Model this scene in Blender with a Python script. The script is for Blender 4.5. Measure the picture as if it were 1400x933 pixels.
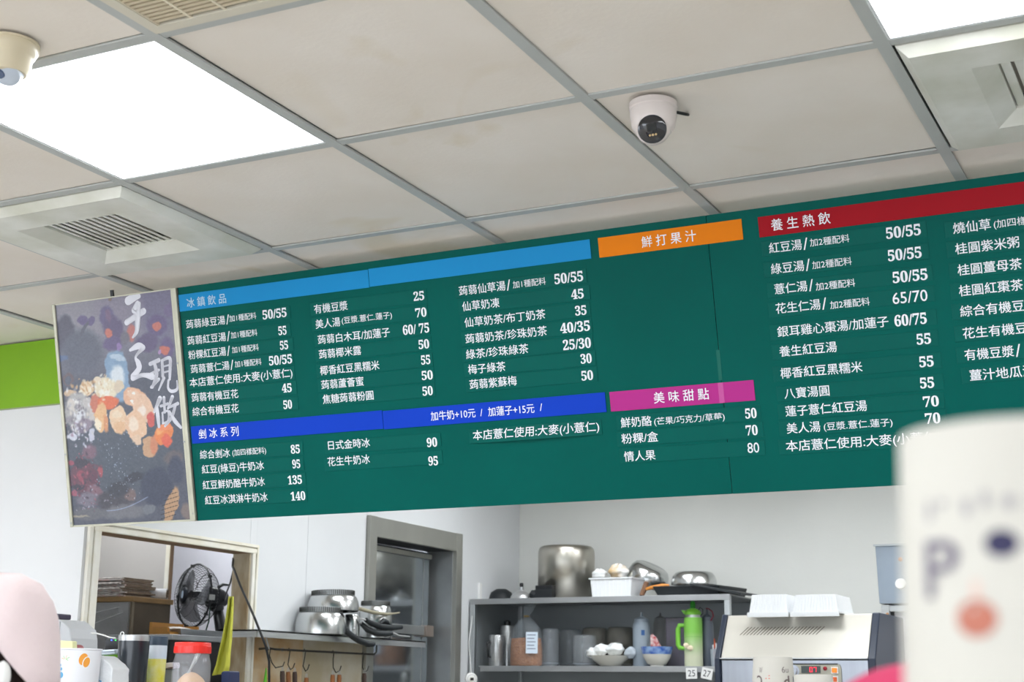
import bpy, bmesh, math, random
import numpy as np
from mathutils import Vector, Matrix
random.seed(7)
SC = bpy.context.scene
for o in list(bpy.data.objects): bpy.data.objects.remove(o)
COL = SC.collection
PI = math.pi

# ---------------- camera ----------------
EYE = 1.55                                   # camera height above the floor
CAM_R = ((0.8950326, 0.4458672, 0.0109119), (0.0945492, -0.2135942, 0.9723363), (-0.4358636, 0.8692410, 0.2333302))
RIGHT, UP, FWD = [Vector(r) for r in CAM_R]
cd = bpy.data.cameras.new('camera'); cam = bpy.data.objects.new('camera', cd); COL.objects.link(cam)
cam.matrix_world = Matrix(((RIGHT.x, UP.x, -FWD.x, 0), (RIGHT.y, UP.y, -FWD.y, 0), (RIGHT.z, UP.z, -FWD.z, EYE), (0, 0, 0, 1)))
FPX = 2003.2
cd.sensor_width = 36; cd.lens = FPX / 1400 * 36; cd.clip_start = .05
cd.dof.use_dof = True; cd.dof.focus_distance = 3.75; cd.dof.aperture_fstop = 7.5
SC.camera = cam

# ---------------- world, exposure ----------------
w = bpy.data.worlds.new('world'); SC.world = w; w.use_nodes = True
w.node_tree.nodes['Background'].inputs[0].default_value = (.86, .92, 1, 1)
w.node_tree.nodes['Background'].inputs[1].default_value = 3.2
SC.view_settings.view_transform = 'Standard'; SC.view_settings.look = 'None'
SC.view_settings.gamma = 1; SC.view_settings.use_curve_mapping = False
SC.view_settings.exposure = 0.52
PANEL_STRENGTH = 8.0                          # the square ceiling lights
SC.cycles.use_denoising = True
SC.cycles.max_bounces = 10; SC.cycles.transparent_max_bounces = 16

# ---------------- helpers ----------------
def ray(u, v): return RIGHT * ((u - 700) / FPX) + UP * ((466.5 - v) / FPX) + FWD
def at(u, v, X=None, Y=None, Z=None):
    """the point of a real plane (X, Y or Z constant, metres) seen along a sight line"""
    d = ray(u, v)
    k = X / d.x if X is not None else Y / d.y if Y is not None else (Z - EYE) / d.z
    return Vector((d.x * k, d.y * k, d.z * k + EYE))

def lin(c): return tuple(((x / 255) / 12.92 if x / 255 <= .04045 else ((x / 255 + .055) / 1.055) ** 2.4) for x in c)
MATS = {}
def mat(name, col, rough=.5, metal=0, var=.0, scale=8, bump=0, bscale=60, alpha=1, trans=0, emis=0, spec=None, coat=0, stretch=None, col2=None, ior=None):
    if name in MATS: return MATS[name]
    m = bpy.data.materials.new(name); m.use_nodes = True; nt = m.node_tree; b = nt.nodes['Principled BSDF']
    c = (*lin(col), 1)
    b.inputs['Base Color'].default_value = c
    b.inputs['Roughness'].default_value = rough; b.inputs['Metallic'].default_value = metal
    b.inputs['Alpha'].default_value = alpha; b.inputs['Transmission Weight'].default_value = trans
    if spec is not None: b.inputs['Specular IOR Level'].default_value = spec
    if ior: b.inputs['IOR'].default_value = ior
    b.inputs['Coat Weight'].default_value = coat
    if emis:
        b.inputs['Emission Color'].default_value = c; b.inputs['Emission Strength'].default_value = emis
    tc = nt.nodes.new('ShaderNodeTexCoord'); src = tc.outputs['Object']
    if stretch:
        mp = nt.nodes.new('ShaderNodeMapping'); nt.links.new(src, mp.inputs[0]); mp.inputs['Scale'].default_value = stretch; src = mp.outputs[0]
    if var:
        n = nt.nodes.new('ShaderNodeTexNoise'); n.inputs['Scale'].default_value = scale; n.inputs['Detail'].default_value = 5
        nt.links.new(src, n.inputs['Vector'])
        r = nt.nodes.new('ShaderNodeValToRGB'); r.color_ramp.elements[0].position = .35; r.color_ramp.elements[1].position = .65
        lo = (*lin(col2), 1) if col2 else tuple(x * (1 - var) for x in c[:3]) + (1,)
        r.color_ramp.elements[0].color = lo
        r.color_ramp.elements[1].color = c
        nt.links.new(n.outputs['Fac'], r.inputs[0]); nt.links.new(r.outputs[0], b.inputs['Base Color'])
    if bump:
        n = nt.nodes.new('ShaderNodeTexNoise'); n.inputs['Scale'].default_value = bscale; n.inputs['Detail'].default_value = 4
        nt.links.new(src, n.inputs['Vector'])
        bp = nt.nodes.new('ShaderNodeBump'); bp.inputs['Strength'].default_value = bump; bp.inputs['Distance'].default_value = .01
        nt.links.new(n.outputs['Fac'], bp.inputs['Height']); nt.links.new(bp.outputs[0], b.inputs['Normal'])
    MATS[name] = m
    return m

def mapped(col_mat, pts): return pts
class MB:
    def __init__(s): s.v = []; s.f = []; s.local = False
    def add(s, vs, fs, M=None):
        n = len(s.v)
        s.v += [tuple(M @ Vector(p)) if M is not None else tuple(p) for p in vs]
        s.f += [tuple(n + i for i in f) for f in fs]; return s
    def box(s, x0, x1, y0, y1, z0, z1, M=None):
        return s.add([(x0, y0, z0), (x1, y0, z0), (x1, y1, z0), (x0, y1, z0), (x0, y0, z1), (x1, y0, z1), (x1, y1, z1), (x0, y1, z1)],
                     [(3, 2, 1, 0), (4, 5, 6, 7), (0, 1, 5, 4), (1, 2, 6, 5), (2, 3, 7, 6), (3, 0, 4, 7)], M)
    def lathe(s, prof, seg=32, M=None, cap0=True, cap1=True, sx=1, sy=1):
        vs = []; fs = []; n = len(prof)
        for k in range(seg):
            a = 2 * PI * k / seg
            for r, z in prof: vs.append((r * math.cos(a) * sx, r * math.sin(a) * sy, z))
        for k in range(seg):
            k2 = (k + 1) % seg
            for i in range(n - 1): fs.append((k * n + i, k2 * n + i, k2 * n + i + 1, k * n + i + 1))
        if cap0: fs.append(tuple(k * n for k in reversed(range(seg))))
        if cap1: fs.append(tuple(k * n + n - 1 for k in range(seg)))
        return s.add(vs, fs, M)
    def tube(s, pts, r, seg=10, closed=False):
        pts = [Vector(p) for p in pts]; n = len(pts); rs = r if isinstance(r, (list, tuple)) else [r] * n
        vs = []; fs = []; prev = None
        for i, p in enumerate(pts):
            if closed: t = pts[(i + 1) % n] - pts[i - 1]
            else: t = pts[min(i + 1, n - 1)] - pts[max(i - 1, 0)]
            t = t.normalized()
            if prev is None: prev = t.orthogonal().normalized()
            a = (prev - t * prev.dot(t)).normalized(); prev = a; b = t.cross(a)
            for k in range(seg):
                q = 2 * PI * k / seg; vs.append(p + (a * math.cos(q) + b * math.sin(q)) * rs[i])
        for i in range(n if closed else n - 1):
            j = (i + 1) % n
            for k in range(seg):
                k2 = (k + 1) % seg; fs.append((i * seg + k, i * seg + k2, j * seg + k2, j * seg + k))
        if not closed: fs += [tuple(reversed(range(seg))), tuple((n - 1) * seg + k for k in range(seg))]
        return s.add(vs, fs)
    def prism(s, poly, z0, z1, M=None):
        n = len(poly)
        return s.add([(x, y, z0) for x, y in poly] + [(x, y, z1) for x, y in poly],
                     [tuple(reversed(range(n))), tuple(range(n, 2 * n))] + [(i, (i + 1) % n, n + (i + 1) % n, n + i) for i in range(n)], M)
    def blob(s, c, r, seg=14, rings=9, noise=.0, M=None, seed=0):
        rnd = random.Random(seed); vs = []; fs = []
        ph = [rnd.uniform(0, 6.28) for _ in range(6)]
        for i in range(rings + 1):
            th = PI * i / rings
            for k in range(seg):
                a = 2 * PI * k / seg
                q = 1 + noise * (math.sin(3 * a + ph[0]) * math.sin(2 * th + ph[1]) + .6 * math.sin(5 * a + ph[2] + 3 * th) + .5 * math.sin(7 * th + ph[3]))
                vs.append((c[0] + r[0] * q * math.sin(th) * math.cos(a), c[1] + r[1] * q * math.sin(th) * math.sin(a), c[2] + r[2] * q * math.cos(th)))
        for i in range(rings):
            for k in range(seg):
                k2 = (k + 1) % seg; fs.append((i * seg + k, (i + 1) * seg + k, (i + 1) * seg + k2, i * seg + k2))
        return s.add(vs, fs, M)
    def build(s, name, m, parent=None, smooth=False, bevel=0, local=False, sub=0, solid=0):
        off = Vector((0, 0, 0))
        if parent is not None and not local:
            q = parent
            while q.parent: q = q.parent
            off = q.location
        me = bpy.data.meshes.new(name); me.from_pydata([tuple(Vector(p) - off) for p in s.v], [], s.f)
        bm = bmesh.new(); bm.from_mesh(me); bmesh.ops.remove_doubles(bm, verts=bm.verts, dist=1e-6)
        bmesh.ops.recalc_face_normals(bm, faces=bm.faces); bm.to_mesh(me); bm.free()
        me.materials.append(m)
        o = bpy.data.objects.new(name, me); COL.objects.link(o)
        if parent is not None: o.parent = parent
        if smooth:
            me.shade_smooth() if hasattr(me, 'shade_smooth') else None
            md = None
            try: me.set_sharp_from_angle(angle=math.radians(smooth if smooth > 1 else 40))
            except Exception: pass
        if solid:
            sd = o.modifiers.new('solid', 'SOLIDIFY'); sd.thickness = solid; sd.offset = 0
        if bevel:
            bv = o.modifiers.new('bevel', 'BEVEL'); bv.width = bevel; bv.segments = 2; bv.limit_method = 'ANGLE'; bv.angle_limit = math.radians(40)
        if sub:
            sb = o.modifiers.new('sub', 'SUBSURF'); sb.levels = sub; sb.render_levels = sub
        return o

def thing(name, label, cat, loc=(0, 0, 0), group=None, rotz=0):
    o = bpy.data.objects.new(name, None); COL.objects.link(o); o.location = loc; o.rotation_euler = (0, 0, rotz)
    o.empty_display_size = .05
    o['label'] = label; o['category'] = cat
    if group: o['group'] = group
    return o
def tag(o, label, cat, group=None):
    o['label'] = label; o['category'] = cat
    if group: o['group'] = group
    return o
def struct(o): o['kind'] = 'structure'; return o
def frame(origin, zdir, xhint=(1, 0, 0)):
    z = Vector(zdir).normalized(); x = Vector(xhint); x = (x - z * x.dot(z)).normalized(); y = z.cross(x)
    return Matrix(((x.x, y.x, z.x, origin[0]), (x.y, y.y, z.y, origin[1]), (x.z, y.z, z.z, origin[2]), (0, 0, 0, 1)))
def T(x, y, z): return Matrix.Translation((x, y, z))

TEXTQ = []
def text(body, parent, m, x0, x1, y, h=None, z=.0006, name='lettering', bold=.008, M=None, em=None, inkh=None):
    """flat cut-vinyl lettering: fitted to x0..x1, centred on y, em size (or ink height) in metres"""
    TEXTQ.append((body, parent, m, x0, x1, y, em, inkh, z, name, bold, M))
def flush_text():
    objs = []
    for q in TEXTQ:
        c = bpy.data.curves.new('t', 'FONT'); c.body = q[0]; c.resolution_u = 3
        o = bpy.data.objects.new('t', c); COL.objects.link(o); objs.append(o)
    dg = bpy.context.evaluated_depsgraph_get(); dg.update()
    for q, o in zip(TEXTQ, objs):
        body, parent, m, x0, x1, y, em, inkh, z, name, bold, M = q
        me = bpy.data.meshes.new_from_object(o.evaluated_get(dg))
        n = len(me.vertices); co = np.empty(n * 3); me.vertices.foreach_get('co', co); co = co.reshape(-1, 3)
        polys = [tuple(p.vertices) for p in me.polygons]
        mn, mx = co.min(0), co.max(0)
        sx = (x1 - x0) / (mx[0] - mn[0] + 2 * bold); cy = (mn[1] + mx[1]) / 2
        sy = em if em else (inkh / (mx[1] - mn[1])) if inkh else sx
        vs = []; fs = []
        shifts = [(0, 0)] if not bold else [(-bold, 0), (bold, 0), (0, bold * .7), (0, -bold * .7)]
        for k, (dx, dy) in enumerate(shifts):
            c2 = co.copy(); c2[:, 0] = x0 + (c2[:, 0] - mn[0] + bold + dx) * sx; c2[:, 1] = y + (c2[:, 1] - cy + dy) * sy; c2[:, 2] = z + k * .00006
            fs += [tuple(i + len(vs) for i in p) for p in polys]; vs += [tuple(p) for p in c2]
        if M is not None: vs = [tuple(M @ Vector(p)) for p in vs] if not callable(M) else [tuple(M(p)) for p in vs]
        me2 = bpy.data.meshes.new(name); me2.from_pydata(vs, [], fs); me2.materials.append(m)
        ob = bpy.data.objects.new(name, me2); COL.objects.link(ob); ob.parent = parent
    for o in objs:
        c = o.data; bpy.data.objects.remove(o); bpy.data.curves.remove(c)
def serif(s): return ''.join(chr(0x1D7CE + int(c)) if c.isdigit() else c for c in s)

# ---------------- materials ----------------
m_tile = mat('ceiling_board', (236, 229, 221), .9, var=.10, scale=3, bump=.06, bscale=90, col2=(230, 221, 210))
nt = m_tile.node_tree; bs = nt.nodes['Principled BSDF']; ge = nt.nodes.new('ShaderNodeNewGeometry'); nz = nt.nodes.new('ShaderNodeTexNoise'); nz.inputs['Scale'].default_value = 1.7; nz.inputs['Detail'].default_value = 3; nz.inputs['Distortion'].default_value = 1.2
rp = nt.nodes.new('ShaderNodeValToRGB'); rp.color_ramp.elements[0].position = .62; rp.color_ramp.elements[0].color = (0, 0, 0, 1); rp.color_ramp.elements[1].position = .72; rp.color_ramp.elements[1].color = (.45, .45, .45, 1)
mx = nt.nodes.new('ShaderNodeMixRGB'); old = bs.inputs['Base Color'].links[0].from_socket; nt.links.new(ge.outputs['Position'], nz.inputs['Vector']); nt.links.new(nz.outputs['Fac'], rp.inputs[0]); nt.links.new(rp.outputs[0], mx.inputs[0]); nt.links.new(old, mx.inputs[1]); mx.inputs[2].default_value = (*lin((214, 198, 164)), 1); nt.links.new(mx.outputs[0], bs.inputs['Base Color'])
m_tbar = mat('painted_tbar', (186, 189, 187), .55, var=.06)
m_wall = mat('white_wall_paint', (226, 227, 229), .7, var=.05, scale=2.5, bump=.03, bscale=40)
m_wallb = mat('grey_white_plaster', (222, 223, 219), .8, var=.06, scale=2, bump=.05, bscale=60)
m_green_wall = mat('lime_wall_paint', (128, 178, 22), .7, var=.08, scale=3)
m_floor = mat('floor_tile', (214, 208, 198), .35, var=.15, scale=4)
m_cream = mat('cream_painted_wood', (238, 236, 228), .55, var=.08, scale=9, col2=(226, 220, 202))
m_dirty = mat('grimy_painted_wood', (196, 184, 160), .75, var=.4, scale=16, col2=(150, 126, 92), stretch=(1, 1, .35))
m_brownedge = mat('raw_wood_edge', (140, 112, 84), .7, var=.2)
m_steel = mat('brushed_steel', (196, 198, 199), .3, .75, var=.15, scale=6, stretch=(1, 1, 12))
m_steeld = mat('dull_steel', (172, 175, 176), .42, .75, var=.2, scale=5)
m_mirror = mat('polished_steel_door', (172, 178, 182), .11, .95, var=.1, scale=3)
m_alu = mat('aluminium', (206, 208, 208), .24, 1, var=.12, scale=9)
m_black = mat('black_plastic', (22, 24, 27), .4)
m_blackrub = mat('black_handle', (24, 30, 34), .55)
m_white = mat('white_plastic', (232, 232, 230), .4)
m_foam = mat('white_foam', (224, 226, 228), .6, bump=.05, bscale=200)

# ================= structure =================
CZ = EYE + 1.1697                             # ceiling height
GX, GY, G = -1.7136, 1.9363, .6               # ceiling grid origin and pitch
X_L, X_S, Y_L, Y_B, X_R, Y_F = -7.1, -3.411, 3.687, 6.918, 3.69, -3.46
DOORTOP = EYE + .506

struct(MB().box(X_L - .1, X_R + .1, Y_F - .1, Y_B + .1, -.1, 0).build('floor', m_floor))

ceil = struct(MB().box(X_L - .1, X_R + .1, Y_F - .1, Y_B + .1, CZ + .05, CZ + .12).build('ceiling', mat('plenum', (120, 118, 114), .9)))
tb = MB().box(-.5, .5, -.0125, .0125, 0, .004).box(-.5, .5, -.002, .002, .004, .045)
lights_c = {(-1, 0), (2, 0), (-1, -3), (2, -3), (-2, 4), (0, 4), (2, 4), (-2, 6), (0, 6), (2, 6),  (5, 0), (5, -3), (4, 4), (-4, 0), (-4, -3), (-5, 6), (-5, 4), (-6, 0)}  # kitchen and back room panels are unseen, added to brighten those rooms
vents_c = {(-2, 1), (2, 1)}; grille_c = {(0, -1)}
tiles = [MB().box(-.287, .287, -.287, .287, 0, .015)]
tile_proto = None; rnd = random.Random(3)
i0, i1, j0, j1 = -9, 9, -9, 9
tile_me = None
for i in range(i0, i1):
    for j in range(j0, j1):
        x, y = GX + G * (i + .5), GY + G * (j + .5)
        if not (X_L < x < X_R and Y_F < y < Y_B) or (i, j) in lights_c | vents_c | grille_c: continue
        if tile_me is None:
            o = MB().box(-.2885, .2885, -.2885, .2885, 0, .015).build('ceiling_tile', m_tile, ceil, local=True); tile_me = o.data
        else:
            o = bpy.data.objects.new('ceiling_tile', tile_me); COL.objects.link(o); o.parent = ceil
        o.location = (x + rnd.uniform(-.0015, .0015), y + rnd.uniform(-.0015, .0015), CZ + .0052 + rnd.uniform(0, .002))
        o.rotation_euler = (rnd.uniform(-.0035, .0035), rnd.uniform(-.0035, .0035), rnd.uniform(-.002, .002))
xa, xb, ya, yb = X_L, X_R, Y_F, Y_B
for i in range(i0, i1 + 1):
    x = GX + G * i
    if X_L < x < X_R:
        MB().box(x - .0128, x + .0128, ya, yb, CZ - .0005, CZ + .004).box(x - .002, x + .002, ya, yb, CZ + .004, CZ + .045).build('main_tee', m_tbar, ceil)
for j in range(j0, j1 + 1):
    y = GY + G * j
    if Y_F < y < Y_B:
        MB().box(xa, xb, y - .0122, y + .0122, CZ + .0003, CZ + .0045).box(xa, xb, y - .002, y + .002, CZ + .0045, CZ + .045).build('cross_tee', m_tbar, ceil)

# walls
wl = struct(MB().box(X_L, X_S, Y_L, Y_L + .07, 0, CZ).build('wall_left', m_wall))
MB().box(X_L, X_S + .001, Y_L - .003, Y_L + .002, EYE + .937, CZ - .001).build('painted_band', m_green_wall, wl)
MB().box(X_L, X_S + .001, Y_L - .005, Y_L, EYE + .934, EYE + .938).build('wall_joint', mat('joint_shadow', (150, 160, 120), .8), wl)
JY0, JY1 = 3.758, 4.596
ws = MB()
ws.box(X_S - .077, X_S - .004, Y_L + .07, JY0, 0, CZ).box(X_S - .077, X_S - .004, JY0, JY1, DOORTOP, CZ)
ws.box(X_S - .077, X_S - .004, JY1, 5.43, 0, CZ).box(X_S - .077, X_S - .004, 6.235, Y_B, 0, CZ).box(X_S - .077, X_S - .004, 5.43, 6.235, EYE + .73, CZ)
ws.box(X_S - .3, X_S - .2, 5.38, 6.3, 0, CZ)
ws = struct(ws.build('wall_side', m_wall))
m_panel = mat('white_wall_panel', (222, 224, 226), .6, var=.05, scale=2.2)
def stained():
    m = mat('stained_wall_panel', (226, 226, 224), .6, var=.45, scale=5, col2=(176, 146, 100)); return m
for a, b, z0, z1 in ((Y_L + .001, 4.588, DOORTOP + .03, CZ - .002), (4.63, 4.972, EYE + .22, CZ - .002), (4.5895, 4.63, DOORTOP + .03, CZ - .002), (4.974, 5.415, EYE + .22, CZ - .002), (5.417, 6.256, EYE + .744, CZ - .002), (6.2575, 6.916, 0, CZ - .002)):
    MB().box(X_S - .004, X_S, a, b, z0, z1).build('wall_panel', m_panel, ws, bevel=.0008)
m_st1 = mat('grease_stained_panel', (206, 190, 160), .7, var=.4, scale=7, col2=(184, 140, 84))
m_st2 = mat('greasy_grey_panel', (196, 192, 180), .6, var=.3, scale=6, col2=(176, 164, 136))
MB().box(X_S - .004, X_S, 4.63, 4.972, 0, EYE + .218).build('wall_panel', m_st1, ws)
MB().box(X_S - .004, X_S, 4.974, 5.415, 0, EYE + .218).build('wall_panel', m_st2, ws)
struct(MB().box(X_S - .077, X_R + .1, Y_B, Y_B + .1, 0, CZ).build('wall_back', m_wallb))
struct(MB().box(X_R, X_R + .1, Y_F, Y_B, 0, CZ).build('wall_right', m_wall))
# unseen front wall, its wide opening added to throw daylight onto the ceiling
struct(MB().box(X_L, -4.9, Y_F - .1, Y_F, 0, CZ).box(2.9, X_R, Y_F - .1, Y_F, 0, CZ).box(-4.9, 2.9, Y_F - .1, Y_F, 2.5, CZ).build('wall_front', m_wall))
struct(MB().box(-12, 12, -14, Y_F - .1, -.12, -.02).build('pavement', mat('concrete_pavement', (178, 176, 170), .8, var=.15, scale=3)))  # unseen ground added outside the opening to bounce daylight up
struct(MB().box(X_L - .1, X_L, .6, Y_B, 0, CZ).box(X_L - .1, X_L, Y_F, .6, 2.5, CZ).box(X_L - .1, X_L, Y_F, -3, 0, 2.5).build('wall_far_left', m_wall))  # opening in this unseen wall added to brighten the left of the ceiling
struct(MB().box(X_L - 4, X_L - .1, Y_F, 8, -.12, -.02).build('side_pavement', mat('concrete_pavement', (178, 176, 170), .8, var=.15, scale=3)))
# the little back room behind the doorway
Y_P = 5.2
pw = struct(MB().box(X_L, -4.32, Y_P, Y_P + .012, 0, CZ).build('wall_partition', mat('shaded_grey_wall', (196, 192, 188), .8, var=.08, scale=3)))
MB().box(-4.32, -4.297, Y_P - .006, Y_P + .018, 0, CZ - .001).build('corner_trim', m_cream, pw)
MB().box(-4.297, -4.292, Y_P - .004, Y_P + .016, 0, CZ - .001).build('trim_side', m_brownedge, pw)
struct(MB().box(X_L, X_S - .31, 6.16, 6.2, 0, CZ).build('wall_back_room', mat('pale_violet_white_wall', (226, 226, 234), .8, var=.05)))
MB().box(-4.93, -4.925, Y_P - .004, Y_P, 2.1, 2.14).build('wall_crack', m_black, pw)

# doorway lining and casing
dr = struct(MB().box(X_S - .078, X_S + .001, JY1 - .006, JY1 + .001, 0, DOORTOP).build('trim_1', m_dirty))
struct(MB().box(X_S - .078, X_S + .001, JY0, JY1, DOORTOP - .001, DOORTOP + .006).build('trim_2', m_brownedge))
cs = MB()
for k, (d0, d1, h) in enumerate(((0, .018, .012), (.018, .024, .006), (.024, .034, .014))):
    cs.box(X_S, X_S + h, JY0 - .034, JY1 + .034, DOORTOP + d0, DOORTOP + d1)
    cs.box(X_S, X_S + h, JY1 + d0, JY1 + d1, 0, DOORTOP + d0)
    cs.box(X_S, X_S + h, JY0 - d1 * 1.7, JY0 - d0 * 1.7, 0, DOORTOP + d0)
struct(cs.build('door_1', m_cream, bevel=.0015))

# ================= ceiling fittings =================
m_emit = bpy.data.materials.new('lit_diffuser'); m_emit.use_nodes = True
nt = m_emit.node_tree; b = nt.nodes['Principled BSDF']; b.inputs['Emission Color'].default_value = (.93, .97, 1, 1); b.inputs['Emission Strength'].default_value = PANEL_STRENGTH
m_alf = mat('white_metal_rim', (226, 228, 230), .4)
def cell(i, j): return GX + G * (i + .5), GY + G * (j + .5)
LL = {(-1, 0): 'lit square ceiling panel above the left dome camera and photo poster', (2, 0): 'lit square ceiling panel cut off at the upper right edge of the photo'}
first = None
for i, j in sorted(lights_c, key=lambda q: q not in LL):
    x, y = cell(i, j)
    t = thing('ceiling_light', LL.get((i, j), 'lit square ceiling panel over the small back room' if i < -4 and j > 3 else 'lit square ceiling panel over the kitchen behind the menu board' if j > 3 else 'lit square ceiling panel over the dining side, out of view'), 'ceiling light', (x, y, CZ), 'square ceiling light panels' )
    if first is None:
        a = MB().box(-.2885, .2885, -.2885, .2885, .006, .03); a = a.build('housing', m_alf, t, local=True)
        rimm = MB()
        for s in (-1, 1): rimm.box(-.288, .288, s * .288 - .006 * (s > 0), s * .288 + .006 * (s < 0), .0012, .006).box(s * .288 - .006 * (s > 0), s * .288 + .006 * (s < 0), -.2819, .2819, .0012, .006)
        c = rimm.build('rim', m_alf, t, local=True)
        d = MB().box(-.282, .282, -.282, .282, .003, .0055).build('diffuser', m_emit, t, local=True)
        first = (a, c, d)
    else:
        for p in first:
            q = p.copy(); COL.objects.link(q); q.parent = t

m_ventw = mat('aged_white_plastic', (234, 234, 228), .45, var=.06, scale=5, col2=(206, 206, 192))
m_ventd = mat('vent_inside', (196, 190, 180), .8)
def vent(i, j, label, n):
    x, y = cell(i, j); t = thing('air_vent', label, 'air vent', (x, y, CZ))
    O, R1, I, S = .282, .262, .166, .124
    zb = -.019; m = MB(); zz = [(O, 0), (R1, zb), (I, zb), (S, .002)]
    vs = []; fs = []
    for k, (r, z) in enumerate([(O, .004)] + zz + [(S, .02)]):
        vs += [(-r, -r, z), (r, -r, z), (r, r, z), (-r, r, z)]
    for k in range(5):
        for q in range(4): fs.append((k * 4 + q, k * 4 + (q + 1) % 4, k * 4 + 4 + (q + 1) % 4, k * 4 + 4 + q))
    m.add(vs, fs).build('frame', m_ventw, t, local=True)
    MB().box(-.13, .13, -.13, .13, .035, .038).build('duct', m_ventd, t, local=True)
    p = 2 * S / n
    for k in range(n):
        xx = -S + p * (k + .5); M = T(xx, 0, .012) @ Matrix.Rotation(.62, 4, 'Y')
        if k == 0: sl = MB().box(-p * .38, p * .38, -S, S, -.001, .001).build('slat', m_ventw, t, local=True); s0 = sl
        else: sl = s0.copy(); COL.objects.link(sl); sl.parent = t
        sl.location = (xx, 0, .008); sl.rotation_euler = (0, .18, 0)
    return t
vent(-2, 1, 'square white louvred air vent beside the photo poster on the left', 11)
vent(2, 1, 'square white louvred air vent at the right edge below a light panel', 10)
# beige slotted grille
x, y = cell(0, -1); t = thing('ceiling_grille', 'beige slotted return air grille at the top left edge', 'air grille', (x, y, CZ))
m_beige = mat('beige_plastic', (206, 192, 166), .6); m_bd = mat('beige_dark', (116, 100, 82), .8)
fr = MB()
for s in (-1, 1): fr.box(-.286, .286, min(s * .286, s * .262), max(s * .286, s * .262), -.004, .01).box(min(s * .286, s * .262), max(s * .286, s * .262), -.2619, .2619, -.004, .01)
fr.build('frame', mat('pale_frame', (212, 206, 190), .55), t, local=True)
MB().box(-.27, .27, -.27, .27, .022, .026).build('filter', m_bd, t, local=True)
for k in range(41):
    yy = -.25 + .0125 * k
    if k == 0: s0 = MB().box(-.262, .262, -.0037, .0037, -.001, .008).build('slat', m_beige, t, local=True); q = s0
    else: q = s0.copy(); COL.objects.link(q); q.parent = t
    q.location = (0, yy, 0)
for k in range(8):
    xx = -.2625 + .075 * k
    if k == 0: s1 = MB().box(-.003, .003, -.262, .262, -.002, .008).build('rib', mat('pale_rib', (222, 212, 190), .6), t, local=True); q = s1
    else: q = s1.copy(); COL.objects.link(q); q.parent = t
    q.location = (xx, 0, 0)

# turret camera
p = at(893, 142, Z=CZ); t = thing('security_camera', 'white turret security camera with black lens face above the menu board', 'security camera', p)
m_cam = mat('white_camera_shell', (222, 212, 208), .35, coat=.3)
MB().lathe([(.0005, 0), (.049, 0), (.0495, -.012), (.047, -.014), (.0475, -.028), (.044, -.05), (.037, -.062), (.0005, -.062)], 48, T(*p)).build('housing', m_cam, t, smooth=True)
d = (Vector((0, 0, EYE)) - p); d = (d.normalized() + RIGHT * -.06 + UP * -.10).normalized()
c = p + Vector((0, 0, -.056)) - RIGHT * .002 - Vector((FWD.x, FWD.y, 0)) * .010; Fm = frame(c, d)
ball = MB(); prof = [(.0005, -.036)] + [(.036 * math.sin(a), -.036 * math.cos(a)) for a in [k * PI / 16 for k in range(1, 12)]] + [(.0305, .0215), (.029, .0215)]
ball.lathe(prof, 40, Fm).build('lens_ball', m_cam, t, smooth=True)
MB().lathe([(.0005, .0215), (.0290, .0215), (.0290, .0245), (.0255, .0285), (.0005, .0325)], 40, Fm).build('lens_glass', mat('black_glass', (10, 12, 24), .08, coat=1), t, smooth=True)
MB().box(-.011, .009, -.002, .013, .0318, .0345, Fm @ T(.001, 0, 0)).build('lens_window', mat('lens_dark', (4, 8, 12), .1), t, bevel=.001)
for k in range(3): MB().lathe([(.0003, .033), (.0024, .033), (.0018, .0345), (.0003, .035)], 12, Fm @ T(-.006 + .006 * k, -.0105, 0)).build('led', mat('led_amber', (208, 180, 130), .3), t)
q = p + Vector((.046, .008, -.012))
MB().tube([p + Vector((.043, .004, -.02)), at(922, 153, Z=CZ - .006), at(937, 156, Z=CZ - .003), at(941, 157, Z=CZ + .006)], [.0035, .0035, .0035, .003]).build('cable', m_black, t, smooth=True)
# dome camera left
p = at(14, 60, Z=CZ); t = thing('dome_camera', 'cream dome security camera in front of the left light panel', 'security camera', p)
m_dc = mat('cream_camera_shell', (216, 204, 176), .4, coat=.2)
MB().lathe([(.0005, 0), (.054, 0), (.054, -.004), (.052, -.005), (.053, -.014), (.046, -.026), (.043, -.03), (.041, -.05), (.034, -.061), (.0005, -.063)], 48, T(*p)).build('housing', m_dc, t, smooth=True)
Fm = frame(p + Vector((0, 0, -.045)), (.05, -.45, -.75))
MB().lathe([(.0005, 0), (.034, 0), (.031, .02), (.022, .026), (.0005, .027)], 40, Fm).build('lens_mount', mat('blue_white_plastic', (190, 200, 214), .3), t, smooth=True)
MB().lathe([(.0005, .0262), (.0115, .0262), (.010, .029), (.0005, .030)], 30, Fm @ T(-.004, .004, 0)).build('lens_glass', mat('blue_glass', (52, 78, 118), .1, coat=1), t, smooth=True)
for k in range(9):
    a = -2.5 + k * .1
    MB().box(.0405, .0425, -.0010, .0010, -.048, -.036, T(*p) @ Matrix.Rotation(a, 4, 'Z')).build('slot', m_ventd, t)

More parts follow.
